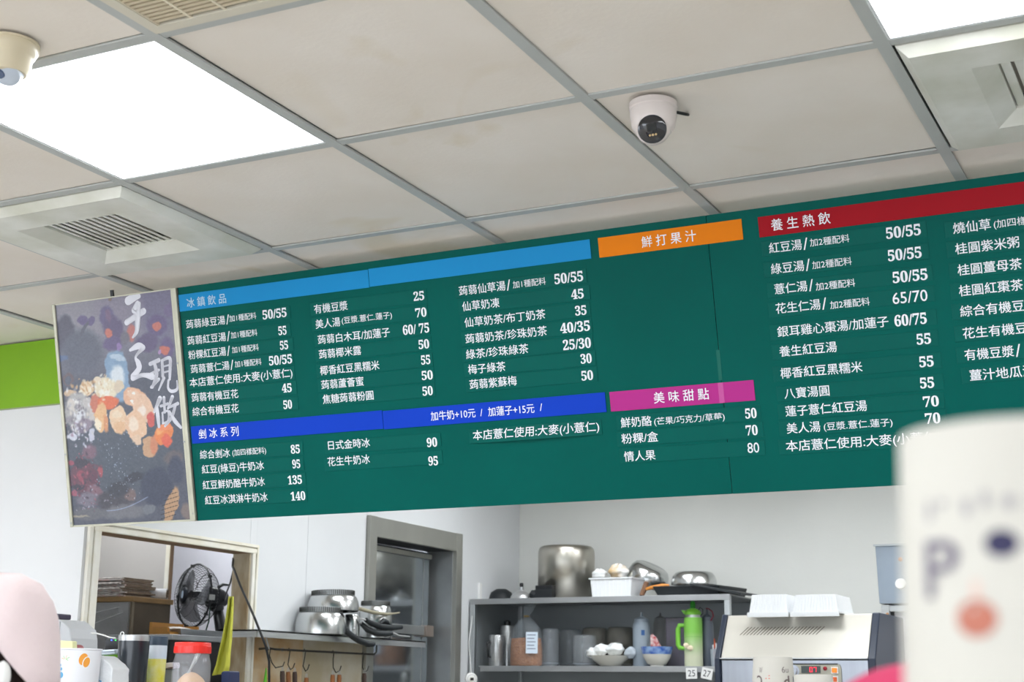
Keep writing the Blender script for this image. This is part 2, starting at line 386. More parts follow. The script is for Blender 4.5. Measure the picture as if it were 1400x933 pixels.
# ================= menu board =================
BA, BB = .0041, .2322
bu = Vector((math.cos(BA), math.sin(BA), 0)); bn = Vector((-math.sin(BA), math.cos(BA), 0))
bw = Vector((0, 0, -1)) * math.cos(BB) + bn * math.sin(BB); bz = bu.cross(-bw)
BO = Vector((-3.203, 3.2515, EYE + 1.14))
def board_thing(name, label, cat):
    t = thing(name, label, cat)
    t.matrix_world = Matrix(((bu.x, -bw.x, bz.x, BO.x), (bu.y, -bw.y, bz.y, BO.y), (bu.z, -bw.z, bz.z, BO.z), (0, 0, 0, 1)))
    return t
BW, BH = 3.72, .6825
m_bgreen = mat('dark_green_acrylic', (0, 90, 82), .42, var=.10, scale=2.5, spec=.06)
m_strip = mat('green_strip_acrylic', (0, 91, 83), .4, var=.06, scale=3, spec=.08)
m_txt = mat('white_vinyl', (236, 238, 244), .5)
m_txtb = mat('pale_blue_vinyl', (190, 216, 232), .5)
mb = board_thing('menu_board', 'long dark green menu board with white lettering and coloured headings', 'menu board')
def L(m, name, material, parent=None, **k): return m.build(name, material, parent if parent is not None else mb, local=True, **k)
L(MB().box(.478, 2.094, -BH, 0, -.012, 0), 'board_panel', m_bgreen, bevel=.0008)
L(MB().box(2.0955, BW, -BH, 0, -.012, .0004), 'board_panel', m_bgreen, bevel=.0008)
L(MB().box(.4755, .4785, -BH, 0, -.012, .001), 'edge_strip', mat('dark_edge', (8, 40, 38), .5))
def bar(x0, x1, col, name, lab, tilt=0):
    o = L(MB().box(x0, x1, -.0705, -.0205, 0, .0022), 'heading_strip', mat(name, col, .5, var=.04, scale=3, spec=.15), bevel=.0006); o['label'] = lab; return o
def bar2(x0, x1, y0, y1, col, name, lab):
    o = L(MB().box(x0, x1, -y1, -y0, 0, .0022), 'heading_strip', mat(name, col, .5, var=.04, scale=3, spec=.15), bevel=.0006); o['label'] = lab; return o
h1 = bar2(.4785, 1.1258, .0215, .0708, (22, 140, 202), 'sky_blue_acrylic', 'sky blue heading strip')
bar2(1.1275, 1.7842, .0200, .0692, (22, 140, 202), 'sky_blue_acrylic', 'plain sky blue strip')
h2 = bar2(1.8066, 2.1832, .0200, .0703, (234, 128, 0), 'orange_acrylic', 'orange heading strip')
h3 = bar2(2.2237, 3.05, .0215, .0708, (160, 0, 22), 'red_acrylic', 'red heading strip')
h4 = bar2(.4828, 1.1308, .4075, .4580, (0, 60, 190), 'royal_blue_acrylic', 'royal blue heading strip')
h5 = bar2(1.1322, 1.7868, .4098, .4600, (0, 60, 190), 'royal_blue_acrylic', 'royal blue strip for extras')
h6 = bar2(1.7990, 2.1748, .4105, .4602, (180, 46, 136), 'magenta_acrylic', 'magenta heading strip')
o = L(MB().box(2.085, 2.098, -.4602, -.4105, .0022, .0026), 'tape', mat('tape_pink', (190, 62, 146), .3)); 
o = L(MB().box(2.088, 2.097, -.405, -.33, .0006, .001), 'tape', mat('tape_green', (0, 98, 86), .3, spec=.2))
HP = {'冰鎮飲品': h1, '剉冰系列': h4, '鮮打果汁': h2, '美味甜點': h6, '養生熱飲': h3}
ROWS = '''冰鎮飲品|0.5065 0.0491 0.6471 0.0480|Hb
剉冰系列|0.5085 0.4317 0.6508 0.4312|Hw
鮮打果汁|1.9229 0.0441 2.0657 0.0463|Hw
美味甜點|1.9164 0.4343 2.0602 0.4346|Hw
養生熱飲|2.2546 0.0423 2.3981 0.0478|Hw
加牛奶+10元|1.2808 0.4351 1.4154 0.4343|M
/|1.4297 0.4354 1.4366 0.4359|M
加蓮子+15元|1.4529 0.4350 1.5873 0.4355|M
/|1.6031 0.4346 1.6103 0.4343|M
蒟蒻綠豆湯/|0.4972 0.1101 0.6516 0.1104|N
加1種配料|0.6519 0.1073 0.7458 0.1101|S
50/55|0.7675 0.1087 0.8492 0.1108|P
蒟蒻紅豆湯/|0.4966 0.1582 0.6493 0.1581|N
加1種配料|0.6523 0.1557 0.7445 0.1578|S
55|0.8164 0.1594 0.8439 0.1608|P
粉粿紅豆湯/|0.4961 0.2008 0.6449 0.1993|N
加1種配料|0.6517 0.1976 0.7449 0.2003|S
55|0.8174 0.2008 0.8449 0.2020|P
蒟蒻薏仁湯/|0.5002 0.2420 0.6527 0.2406|N
加1種配料|0.6572 0.2401 0.7498 0.2410|S
50/55|0.7757 0.2415 0.8540 0.2413|P
本店薏仁使用:大麥(小薏仁)|0.4919 0.2825 0.8514 0.2822|N
蒟蒻有機豆花|0.4944 0.3239 0.6604 0.3246|N
45|0.8111 0.3218 0.8445 0.3227|P
綜合有機豆花|0.4929 0.3641 0.6575 0.3672|N
50|0.8115 0.3684 0.8407 0.3688|P
有機豆漿|0.9412 0.1102 1.0515 0.1130|N
25|1.2605 0.1094 1.2933 0.1108|P
美人湯|0.9420 0.1519 1.0231 0.1556|N
(豆漿.薏仁.蓮子)|1.0282 0.1509 1.1887 0.1559|S
70|1.2617 0.1540 1.2959 0.1558|P
蒟蒻白木耳/加蓮子|0.9452 0.1960 1.1778 0.1988|N
60/ 75|1.2184 0.1964 1.2997 0.1980|P
蒟蒻椰米露|0.9447 0.2363 1.0823 0.2401|N
50|1.2626 0.2396 1.2953 0.2410|P
椰香紅豆黑糯米|0.9436 0.2812 1.1356 0.2861|N
55|1.2660 0.2822 1.2943 0.2830|P
蒟蒻蘆薈蜜|0.9435 0.3219 1.0811 0.3244|N
50|1.2637 0.3234 1.2978 0.3246|P
焦糖蒟蒻粉圓|0.9435 0.3612 1.1084 0.3662|N
50|1.2618 0.3655 1.2935 0.3663|P
蒟蒻仙草湯/|1.3993 0.1104 1.5511 0.1106|N
加1種配料|1.5579 0.1113 1.6523 0.1116|S
50/55|1.6769 0.1091 1.7569 0.1113|P
仙草奶凍|1.4045 0.1514 1.5147 0.1539|N
45|1.7195 0.1534 1.7541 0.1559|P
仙草奶茶/布丁奶茶|1.4070 0.1954 1.6429 0.1958|N
35|1.7261 0.1963 1.7577 0.1979|P
蒟蒻奶茶/珍珠奶茶|1.4054 0.2390 1.6430 0.2384|N
40/35|1.6804 0.2368 1.7632 0.2381|P
綠茶/珍珠綠茶|1.4032 0.2788 1.5859 0.2806|N
25/30|1.6839 0.2807 1.7615 0.2811|P
梅子綠茶|1.4052 0.3193 1.5152 0.3205|N
30|1.7289 0.3202 1.7596 0.3209|P
蒟蒻紫蘇梅|1.4057 0.3597 1.5440 0.3598|N
50|1.7268 0.3629 1.7592 0.3640|P
本店薏仁使用:大麥(小薏仁)|1.4020 0.4965 1.7632 0.4955|N
日式金時冰|0.9481 0.4914 1.0842 0.4926|N
90|1.2610 0.5039 1.2927 0.5043|P
花生牛奶冰|0.9419 0.5359 1.0790 0.5383|N
95|1.2608 0.5536 1.2900 0.5541|P
綜合剉冰|0.5066 0.4913 0.6140 0.4919|N
(加四樣配料)|0.6221 0.4933 0.7394 0.4942|S
85|0.8232 0.4950 0.8538 0.4955|P
紅豆(綠豆)牛奶冰|0.5088 0.5348 0.7278 0.5381|N
95|0.8242 0.5365 0.8505 0.5372|P
紅豆鮮奶酪牛奶冰|0.5070 0.5789 0.7259 0.5813|N
135|0.8042 0.5809 0.8517 0.5812|P
紅豆冰淇淋牛奶冰|0.5106 0.6247 0.7312 0.6239|N
140|0.8094 0.6267 0.8585 0.6269|P
鮮奶酪|1.8223 0.4892 1.9053 0.4910|N
(芒果/巧克力/草莓)|1.9114 0.4934 2.0942 0.4951|S
50|2.1461 0.4901 2.1747 0.4906|P
粉粿/盒|1.8203 0.5298 1.9180 0.5310|N
70|2.1440 0.5310 2.1734 0.5315|P
情人果|1.8226 0.5754 1.9065 0.5753|N
~80|2.1438 0.5736 2.1731 0.5739|P
紅豆湯/|2.2441 0.0978 2.3385 0.1007|N
加2種配料|2.3437 0.0987 2.4377 0.0981|S
50/55|2.5226 0.0977 2.6017 0.0994|P
綠豆湯/|2.2441 0.1484 2.3393 0.1512|N
加2種配料|2.3440 0.1525 2.4379 0.1517|S
50/55|2.5219 0.1499 2.5984 0.1515|P
薏仁湯/|2.2477 0.1980 2.3421 0.1994|N
加2種配料|2.3474 0.2026 2.4409 0.2044|S
50/55|2.5277 0.2013 2.6068 0.2034|P
花生仁湯/|2.2463 0.2435 2.3693 0.2470|N
加2種配料|2.3772 0.2504 2.4704 0.2510|S
~65/70|2.5229 0.2500 2.6022 0.2513|P
銀耳雞心棗湯/加蓮子|2.2446 0.3000 2.5088 0.3026|N
60/75|2.5223 0.3010 2.5953 0.3040|P
養生紅豆湯|2.2449 0.3479 2.3835 0.3494|N
55|2.5680 0.3490 2.6003 0.3507|P
椰香紅豆黑糯米|2.2425 0.3993 2.4385 0.4023|N
55|2.5689 0.4016 2.6012 0.4026|P
八寶湯圓|2.2472 0.4498 2.3558 0.4497|N
55|2.5660 0.4502 2.5976 0.4513|P
蓮子薏仁紅豆湯|2.2457 0.4918 2.4403 0.4924|N
70|2.5688 0.4938 2.6040 0.4939|P
美人湯|2.2448 0.5323 2.3262 0.5341|N
(豆漿.薏仁.蓮子)|2.3342 0.5366 2.4952 0.5359|S
70|2.5696 0.5328 2.6037 0.5327|P
本店薏仁使用:大麥(小薏仁)|2.2389 0.5808 2.6008 0.5738|N
燒仙草|2.6730 0.1050 2.7558 0.1077|N
(加四樣配料)|2.7619 0.1074 2.8820 0.1114|S
桂圓紫米粥|2.6732 0.1530 2.8123 0.1540|N
桂圓薑母茶|2.6737 0.2015 2.8133 0.2028|N
桂圓紅棗茶|2.6721 0.2485 2.8111 0.2500|N
綜合有機豆花|2.6706 0.2956 2.8376 0.2960|N
花生有機豆花|2.6716 0.3461 2.8398 0.3455|N
有機豆漿/|2.6707 0.3942 2.7922 0.3957|N
薑汁地瓜湯|2.6777 0.4430 2.8188 0.4412|N'''
cur = None; entries = []
for ln in ROWS.strip().split('\n'):
    body, c, kind = ln.split('|'); x0, y0, x1, y1 = map(float, c.split())
    if kind in ('Hb', 'Hw'):
        text(body.replace('', ' ').strip(), HP[body], m_txtb if kind == 'Hb' else m_txt, x0, x1, -(y0 + y1) / 2, em=.0305, z=.0026)
    elif kind == 'M':
        text(body, h5, m_txt, x0, x1, -(y0 + y1) / 2, em=.0265, z=.0026)
    else:
        if kind == 'N': entries.append([]); 
        entries[-1].append((body, x0, y0, x1, y1, kind))
ends = {.48: .860, .9: 1.302, 1.3: 1.769, 1.7: 2.187, 2.2: 2.618, 2.6: 3.06}
for k, e in enumerate(entries):
    b0 = e[0]; yc = (b0[2] + b0[4]) / 2
    xe = [v for a, v in sorted(ends.items()) if a < b0[1]][-1] + random.Random(k).uniform(-.003, .003)
    if b0[2] > .47 and b0[1] < .6: xe += .003
    ang = math.atan2(-(b0[4] - b0[2]), b0[3] - b0[1]) if (b0[3] - b0[1]) > .15 else 0
    note = body_note = b0[0].startswith('本店')
    yy = (e[-1][2] + e[-1][4]) / 2 if len(e) > 1 else yc
    yy = (yy + yc) / 2
    x0 = b0[1] - (.012 if b0[1] < 2.2 else .018)
    s = MB().box(x0, xe, -yy - .0182, -yy + .0182, 0, .0014)
    if note and 1.3 < b0[1] < 1.5:
        s = MB(); n = 24   # a warped, loosened strip: the lower edge stands away from the board
        vs = []; 
        for q in range(n + 1):
            xx = x0 + (xe + .002 - x0) * q / n; bow = .009 * math.sin(PI * q / n)
            vs += [(xx, -yy + .018, .0014), (xx, -yy - .019, .002 + bow), (xx, -yy + .018, .0002), (xx, -yy - .019, .0002 + bow)]
        fs = []
        for q in range(n):
            a = q * 4; b_ = a + 4; fs += [(a, a + 1, b_ + 1, b_), (a + 2, b_ + 2, b_ + 3, a + 3), (a + 1, a + 3, b_ + 3, b_ + 1), (a, b_, b_ + 2, a + 2)]
        fs += [(0, 2, 3, 1), (n * 4, n * 4 + 1, n * 4 + 3, n * 4 + 2)]
        s.add(vs, fs)
        so = L(s, 'menu_strip', m_strip); so['label'] = 'warped strip standing off the board'
        xw = xe + .002 - x0
        Mf = lambda p, yy=yy, x0=x0, xw=xw: (p[0], p[1], .0018 + .0006 * 1 + (.009 * math.sin(PI * min(1, max(0, (p[0] - x0) / xw)))) * ((-yy + .018 - p[1]) / .037) + p[2])
        text(b0[0], so, m_txt, b0[1], b0[3], -yc, em=.0282, z=.0, M=Mf); continue
    so = L(s, 'menu_strip', m_strip, bevel=.0005)
    for body, a0, t0, a1, t1, kind in e:
        y = -(t0 + t1) / 2
        if kind == 'N':
            if note: text(body, so, m_txt, a0, a1, y, em=.0282, z=.0018)
            elif body.endswith('/'):
                nb = body[:-1]; wch = (a1 - a0) / (len(nb) + .45)
                text(nb, so, m_txt, a0, a0 + wch * len(nb) - .002, y, em=.0275, z=.0018)
                text('/', so, m_txt, a1 - wch * .4, a1, y, inkh=.028, z=.0018, bold=.006)
            else: text(body, so, m_txt, a0, a1, y, em=.0275, z=.0018)
        elif kind == 'S': text(body, so, m_txt, a0, a1, y, em=.0205, z=.0018, name='small_lettering', bold=.004)
        else:
            sans = body.startswith('~'); bd = body.lstrip('~')
            text(bd if sans else serif(bd), so, m_txt, a0, a1, y, inkh=.0262 if '/' in bd else .0245, z=.0018, name='price', bold=.006 if sans else .014)

# ================= photo poster =================
pb = board_thing('photo_poster', 'framed food photo poster with brushed white characters left of the menu board', 'poster')
def frs(m, name, material, **k): return m.build(name, material, pb, local=True, **k)
frs(MB().box(0, .4735, -.680, -.002, -.02, -.001), 'backing', m_white)
m_fr = mat('aged_aluminium_frame', (196, 194, 176), .45, .4, var=.15, scale=12)
frs(MB().box(-.002, .009, -.6815, 0, -.022, .006), 'side_rail', m_fr, bevel=.0015)
frs(MB().box(.4535, .462, -.6815, 0, -.022, .006), 'side_rail', m_fr, bevel=.0015)
frs(MB().box(.463, .4745, -.6815, 0, -.022, .008), 'side_rail', m_fr, bevel=.0015)
frs(MB().box(-.002, .4745, -.003, .0005, -.022, .004), 'top_rail', m_fr)
frs(MB().box(-.002, .4745, -.6825, -.677, -.022, .004), 'bottom_rail', m_fr)
for xx, yy in ((.004, -.24), (.004, -.46), (.458, -.22), (.458, -.45), (.004, -.67), (.468, -.66)):
    frs(MB().lathe([(.0003, .008), (.003, .008), (.003, .0065)], 10, T(xx, yy, 0)), 'rivet', m_steeld)
hk = MB().box(.226, .236, -.004, .02, -.004, .002); frs(hk, 'hanging_clip', m_black)
STROKES={'hand':[[(0.2916,0.0188,0.012),(0.3166,0.0104,0.0103),(0.3319,0.0093,0.0069)],[(0.3254,0.0293,0.0069),(0.3101,0.05,0.0082)],[(0.2791,0.0824,0.0082),(0.3148,0.0677,0.0082),(0.3456,0.0554,0.0089)],[(0.3308,0.0316,0.0062),(0.322,0.0736,0.0089),(0.3145,0.1107,0.0069),(0.2973,0.129,0.0031)]],'work':[[(0.2833,0.1656,0.0041),(0.314,0.156,0.0092),(0.3316,0.1621,0.0082)],[(0.3314,0.1638,0.0069),(0.302,0.1869,0.0034),(0.3095,0.2064,0.0082),(0.3102,0.2237,0.0082),(0.285,0.2439,0.0075)],[(0.2843,0.2497,0.0075),(0.322,0.2435,0.0058),(0.3558,0.2501,0.0096)]],'now':[[(0.3534,0.213,0.0055),(0.3865,0.2046,0.0058)],[(0.3694,0.2117,0.0051),(0.3735,0.2462,0.0062),(0.3546,0.2822,0.0041)],[(0.3457,0.2438,0.0034),(0.3834,0.2334,0.0038)],[(0.3503,0.2818,0.0041),(0.3805,0.2604,0.0045)],[(0.3988,0.2091,0.0045),(0.3963,0.2532,0.0045)],[(0.3982,0.2067,0.0038),(0.4272,0.2025,0.0051),(0.4248,0.2369,0.0051),(0.4207,0.2637,0.0038)],[(0.4023,0.2248,0.0024),(0.4209,0.2223,0.0024)],[(0.4004,0.2423,0.0024),(0.419,0.2398,0.0024)],[(0.4,0.2586,0.0048),(0.3771,0.2925,0.0024)],[(0.4161,0.2667,0.0034),(0.4125,0.2885,0.0038),(0.4241,0.2996,0.0048),(0.445,0.2945,0.0041),(0.4466,0.2709,0.0021)]],'make':[[(0.3788,0.317,0.0069),(0.3542,0.3544,0.0041)],[(0.3651,0.3449,0.0045),(0.3655,0.3688,0.0062),(0.3665,0.3996,0.0045)],[(0.3797,0.3399,0.0038),(0.4059,0.335,0.0038)],[(0.3939,0.3158,0.0045),(0.3922,0.3588,0.0038)],[(0.3835,0.3606,0.0031),(0.3824,0.3911,0.0031)],[(0.3827,0.3605,0.0027),(0.4044,0.357,0.0031),(0.4014,0.385,0.0031),(0.3815,0.3911,0.0031)],[(0.4249,0.3161,0.0055),(0.4053,0.3486,0.0034)],[(0.4076,0.3464,0.0031),(0.4425,0.3371,0.0048)],[(0.4326,0.3432,0.0045),(0.416,0.3758,0.0048),(0.3892,0.3994,0.0034)],[(0.4093,0.3584,0.0038),(0.4267,0.3868,0.0062),(0.4464,0.4074,0.0041)]]}
BLOBS=[(0.1184,0.0355,0.1096,0.0891,0,142,138,148,0.8),(0.2746,0.0343,0.1131,0.0754,0,132,124,142,0.8),(0.4033,0.0477,0.0685,0.1028,0,105,98,128,0.7),(0.0394,0.091,0.0377,0.0548,0,72,70,88,0.35),(0.0967,0.1527,0.0788,0.0685,0,84,88,104,0.5),(0.1113,0.0593,0.0206,0.0154,30,92,78,122,0.4),(0.1426,0.0625,0.0171,0.012,-40,92,78,122,0.4),(0.1131,0.0841,0.0069,0.0274,40,80,82,98,0.4),(0.2039,0.0547,0.0257,0.0308,20,92,80,122,0.4),(0.224,0.0949,0.0377,0.0377,0,86,72,110,0.4),(0.2105,0.0554,0.0103,0.0206,0,112,84,118,0.5),(0.2047,0.1087,0.0137,0.0137,30,208,108,88,0.4),(0.2192,0.1396,0.0377,0.0206,0,90,74,118,0.5),(0.2422,0.1521,0.0103,0.012,0,140,110,170,0.4),(0.2922,0.1154,0.0171,0.0274,0,190,105,95,0.5),(0.2647,0.1266,0.0171,0.0206,0,105,98,112,0.5),(0.3911,0.1011,0.0377,0.0308,0,90,74,118,0.4),(0.3908,0.1044,0.0154,0.012,20,205,110,92,0.4),(0.3495,0.1483,0.0411,0.0274,0,84,70,108,0.5),(0.4401,0.0617,0.0171,0.0206,0,105,90,130,0.5),(0.4199,0.1719,0.0274,0.0308,0,92,76,120,0.5),(0.4088,0.176,0.0188,0.012,20,205,105,85,0.4),(0.3931,0.1831,0.0051,0.0069,0,180,140,190,0.4),(0.2223,0.008,0.0075,0.0089,0,128,104,92,0.3),(0.226,0.2407,0.0445,0.0788,0,128,160,192,0.12),(0.2366,0.1828,0.0308,0.0103,10,185,205,222,0.4),(0.2264,0.2373,0.0274,0.0308,0,226,235,240,0.6),(0.0197,0.1669,0.0206,0.0103,0,84,104,142,0.6),(0.0356,0.2319,0.0206,0.0206,0,98,80,84,0.2),(0.0352,0.2354,0.012,0.0137,0,76,82,98,0.3),(0.2271,0.4764,0.2193,0.1131,0,66,74,86,0.4),(0.1782,0.272,0.0445,0.0343,10,240,226,192,0.25),(0.1498,0.2453,0.0171,0.0137,0,236,216,186,0.2),(0.1025,0.2659,0.0291,0.0206,0,232,200,158,0.3),(0.0378,0.2749,0.024,0.012,0,214,180,142,0.3),(0.2274,0.269,0.0171,0.0206,30,226,206,176,0.3),(0.1723,0.2854,0.0206,0.0171,0,250,246,228,0.4),(0.1066,0.2698,0.0137,0.012,0,246,230,200,0.4),(0.0635,0.3331,0.0548,0.0582,0,176,172,170,0.3),(0.0427,0.314,0.024,0.0171,30,214,206,196,0.3),(0.1021,0.3114,0.0171,0.0206,0,196,190,186,0.3),(0.0714,0.3442,0.0206,0.0171,-30,226,228,232,0.4),(0.1163,0.3475,0.0137,0.0274,10,204,196,190,0.3),(0.0336,0.3556,0.0206,0.0137,0,150,146,150,0.4),(0.062,0.3049,0.0103,0.0103,0,240,238,232,0.4),(0.0815,0.3765,0.0308,0.0206,0,140,126,140,0.4),(0.0325,0.4084,0.0171,0.0137,20,208,210,222,0.3),(0.1099,0.4064,0.0103,0.0206,20,200,200,216,0.3),(0.071,0.3898,0.0206,0.0103,0,112,100,120,0.4),(0.1334,0.3138,0.0206,0.0308,0,206,112,84,0.3),(0.1826,0.314,0.0377,0.0206,0,232,104,58,0.3),(0.1512,0.357,0.024,0.0445,10,240,186,128,0.2),(0.1356,0.3768,0.0137,0.0171,0,252,236,206,0.5),(0.1671,0.3755,0.0103,0.0274,0,226,150,96,0.5),(0.2167,0.3685,0.0315,0.0377,-10,244,206,164,0.12),(0.2185,0.3929,0.024,0.0171,0,236,186,138,0.5),(0.2138,0.3545,0.0206,0.0137,0,250,224,190,0.5),(0.2846,0.308,0.0394,0.0308,20,238,180,140,0.12),(0.3116,0.341,0.0343,0.0428,-30,240,196,162,0.12),(0.2814,0.2974,0.0206,0.0137,0,248,206,172,0.5),(0.3062,0.3509,0.0137,0.0206,20,252,232,214,0.5),(0.2818,0.294,0.0048,0.0041,0,255,250,240,0.4),(0.2745,0.321,0.0062,0.0048,0,255,250,240,0.4),(0.2802,0.3902,0.036,0.0411,-25,240,194,154,0.12),(0.2719,0.3862,0.0171,0.0206,0,252,228,202,0.5),(0.2801,0.4315,0.0171,0.0137,0,236,200,166,0.4),(0.338,0.3771,0.0171,0.024,0,214,84,74,0.2),(0.3805,0.421,0.0377,0.024,-30,240,128,62,0.12),(0.391,0.4421,0.0171,0.0171,0,232,92,64,0.4),(0.3685,0.4133,0.0171,0.0103,-30,250,164,90,0.5),(0.3865,0.4044,0.0274,0.0086,0,248,140,84,0.4),(0.3249,0.4583,0.0274,0.0325,-20,206,158,116,0.15),(0.3424,0.456,0.0137,0.0274,0,214,130,90,0.5),(0.0645,0.5336,0.0548,0.048,0,92,52,66,0.3),(0.0555,0.491,0.0308,0.0137,0,48,42,56,0.4),(0.0559,0.5296,0.0171,0.0171,0,142,60,76,0.4),(0.1292,0.5197,0.012,0.0171,0,168,72,80,0.4),(0.0196,0.4854,0.0103,0.0086,0,150,66,84,0.4),(0.023,0.5806,0.0137,0.0103,0,150,72,92,0.4),(0.096,0.5353,0.0206,0.0206,0,86,44,62,0.4),(0.0389,0.5603,0.0274,0.0103,0,46,40,54,0.4),(0.105,0.5777,0.0308,0.0171,10,120,84,96,0.4),(0.0754,0.6007,0.0445,0.0206,0,112,104,118,0.5),(0.0953,0.4583,0.0274,0.0206,0,116,84,100,0.5),(0.1775,0.609,0.0685,0.0308,0,56,54,62,0.5),(0.2364,0.5945,0.024,0.0206,0,112,90,88,0.4),(0.1944,0.5752,0.0411,0.0206,0,44,46,56,0.5),(0.255,0.5438,0.0411,0.0137,-10,40,42,54,0.5),(0.3383,0.5756,0.0617,0.0548,-20,46,52,72,0.4),(0.4109,0.4946,0.0377,0.0206,-10,96,86,88,0.7),(0.4158,0.5287,0.0274,0.0411,0,52,58,78,0.5),(0.209,0.645,0.0891,0.0206,0,104,104,110,0.6),(0.3053,0.6423,0.024,0.0154,-20,104,108,116,0.4),(0.3878,0.6323,0.0206,0.0582,25,186,142,100,0.2),(0.4403,0.655,0.0206,0.0274,0,118,102,96,0.5),(0.075,0.6461,0.0685,0.0206,0,92,92,98,0.6),(0.029,0.6512,0.0411,0.0034,0,150,142,124,0.6)]
px0, px1, py0, py1 = .009, .4535, .003, .677
NX, NY = 222, 337
gx, gy = np.meshgrid((np.arange(NX) + .5) / NX * (px1 - px0) + px0, (np.arange(NY) + .5) / NY * (py1 - py0) + py0)
rs = np.random.RandomState(5)
def fnoise(n, amp):
    a = rs.rand(n * 2, n) * 2 - 1; yy = (gy / .68 * (n * 2 - 1.01)); xx = (gx / .47 * (n - 1.01)); y0 = yy.astype(int); x0 = xx.astype(int); fy = yy - y0; fx = xx - x0
    return amp * ((a[y0, x0] * (1 - fx) + a[y0, x0 + 1] * fx) * (1 - fy) + (a[y0 + 1, x0] * (1 - fx) + a[y0 + 1, x0 + 1] * fx) * fy)
img = np.zeros((NY, NX, 3)); 
k = np.clip((gy - .12) / .14, 0, 1)[..., None]; img[:] = np.array((128, 124, 140)) * (1 - k) + np.array((70, 74, 88)) * k
wob = fnoise(24, .0045) + fnoise(60, .0022); wob2 = fnoise(24, .0045) + fnoise(60, .0022)
for s_, t_, rx, ry, an, r_, g_, b_, so in BLOBS:
    a = math.radians(an); dx = gx + wob - s_; dy = gy + wob2 - t_; X = dx * math.cos(a) + dy * math.sin(a); Y = -dx * math.sin(a) + dy * math.cos(a)
    p_ = 3.0 if so <= .13 else 2.0
    d_ = (np.abs(X / rx) ** p_ + np.abs(Y / ry) ** p_) ** (1 / p_)
    al = np.clip((1 + so / 2 - d_) / max(so, .08), 0, 1); al = (al * al * (3 - 2 * al))[..., None]
    img = img * (1 - al) + np.array((r_, g_, b_)) * al
def dots(cx, cy, sx, sy, n, cols, rmax=.0035):
    global img
    for _ in range(n):
        x_ = cx + rs.randn() * sx; y_ = cy + rs.randn() * sy; r0 = rmax * (.35 + .65 * rs.rand()); a = rs.rand() * 3.1; el = .35 + .5 * rs.rand()
        X = (gx - x_) * math.cos(a) + (gy - y_) * math.sin(a); Y = -(gx - x_) * math.sin(a) + (gy - y_) * math.cos(a)
        al = np.clip(1.4 - np.sqrt((X / r0) ** 2 + (Y / (r0 * el)) ** 2), 0, 1)[..., None] * .8
        img = img * (1 - al) + np.array(cols[rs.randint(len(cols))]) * al
dots(.19, .50, .045, .05, 110, [(150, 165, 190), (110, 125, 150), (180, 190, 205), (92, 104, 130)], .003)
dots(.21, .57, .045, .03, 60, [(150, 160, 185), (200, 205, 215), (40, 42, 54)], .003)
dots(.065, .33, .028, .03, 70, [(236, 236, 240), (206, 204, 206), (140, 136, 142), (226, 216, 204), (110, 100, 110)], .009)
dots(.068, .40, .03, .025, 50, [(226, 226, 238), (90, 80, 100), (150, 120, 140), (190, 190, 210)], .007)
dots(.08, .53, .035, .04, 60, [(120, 52, 70), (170, 76, 92), (54, 44, 58), (96, 48, 64)], .008)
dots(.06, .61, .04, .02, 50, [(150, 140, 156), (110, 70, 84), (90, 84, 98), (170, 170, 184)], .005)
dots(.10, .265, .028, .012, 40, [(250, 244, 224), (216, 178, 128), (236, 214, 176), (200, 150, 100)], .008)
dots(.175, .27, .02, .014, 35, [(252, 248, 232), (230, 196, 150), (246, 230, 196)], .008)
dots(.25, .345, .045, .035, 26, [(255, 242, 226), (250, 222, 192)], .004)
for q in range(60):      # the rim of the bowl
    f_ = q / 59; x_ = .143 + .158 * f_; y_ = .6386 - .004 * math.sin(PI * f_) * -1 - .034 * f_ ** 1.5
    al = np.clip(1.3 - np.hypot((gx - x_) / .004, (gy - y_) / .0013), 0, 1)[..., None] * .5; img = img * (1 - al) + np.array((160, 178, 214)) * al
stripe = (np.sin((gy + gx * .2) * 2 * PI / .0125) > .75) & (((gx - .383 + (gy - .63) * .35) / .03) ** 2 + ((gy - .64) / .055) ** 2 < 1)
img[stripe] = img[stripe] * .55
img = np.clip(img + (fnoise(90, 7) + rs.randn(NY, NX) * 2)[..., None], 0, 255)
img = img * .80 + np.array((112, 114, 130)) * .20  # lavender haze over the print, blended into its colours
xs = np.linspace(px0, px1, NX + 1); ys = np.linspace(py0, py1, NY + 1)
VX, VY = np.meshgrid(xs, ys); co = np.stack([VX, -VY, np.full_like(VX, .0012)], -1).reshape(-1, 3)
I, J = np.meshgrid(np.arange(NX), np.arange(NY)); q0 = (J * (NX + 1) + I).ravel()
faces = np.stack([q0, q0 + NX + 1, q0 + NX + 2, q0 + 1], -1)
me = bpy.data.meshes.new('print'); me.vertices.add(len(co)); me.vertices.foreach_set('co', co.ravel())
me.loops.add(faces.size); me.loops.foreach_set('vertex_index', faces.ravel().astype(np.int32)); me.polygons.add(len(faces)); me.polygons.foreach_set('loop_start', np.arange(0, faces.size, 4, dtype=np.int32)); me.update()
ca = me.color_attributes.new('print_colour', 'FLOAT_COLOR', 'CORNER')
c_ = img.reshape(-1, 3) / 255; c_ = np.where(c_ <= .04045, c_ / 12.92, ((c_ + .055) / 1.055) ** 2.4)
ca.data.foreach_set('color', np.repeat(np.concatenate([c_, np.ones((len(c_), 1))], 1), 4, axis=0).ravel())
m = bpy.data.materials.new('printed_photo'); m.use_nodes = True; n = m.node_tree.nodes.new('ShaderNodeVertexColor'); n.layer_name = 'print_colour'
m.node_tree.links.new(n.outputs[0], m.node_tree.nodes['Principled BSDF'].inputs['Base Color']); m.node_tree.nodes['Principled BSDF'].inputs['Roughness'].default_value = .32
me.materials.append(m); pr = bpy.data.objects.new('photo_print', me); COL.objects.link(pr); pr.parent = pb
pr['label'] = 'printed photo of shaved ice toppings, purple flowers and a candle'
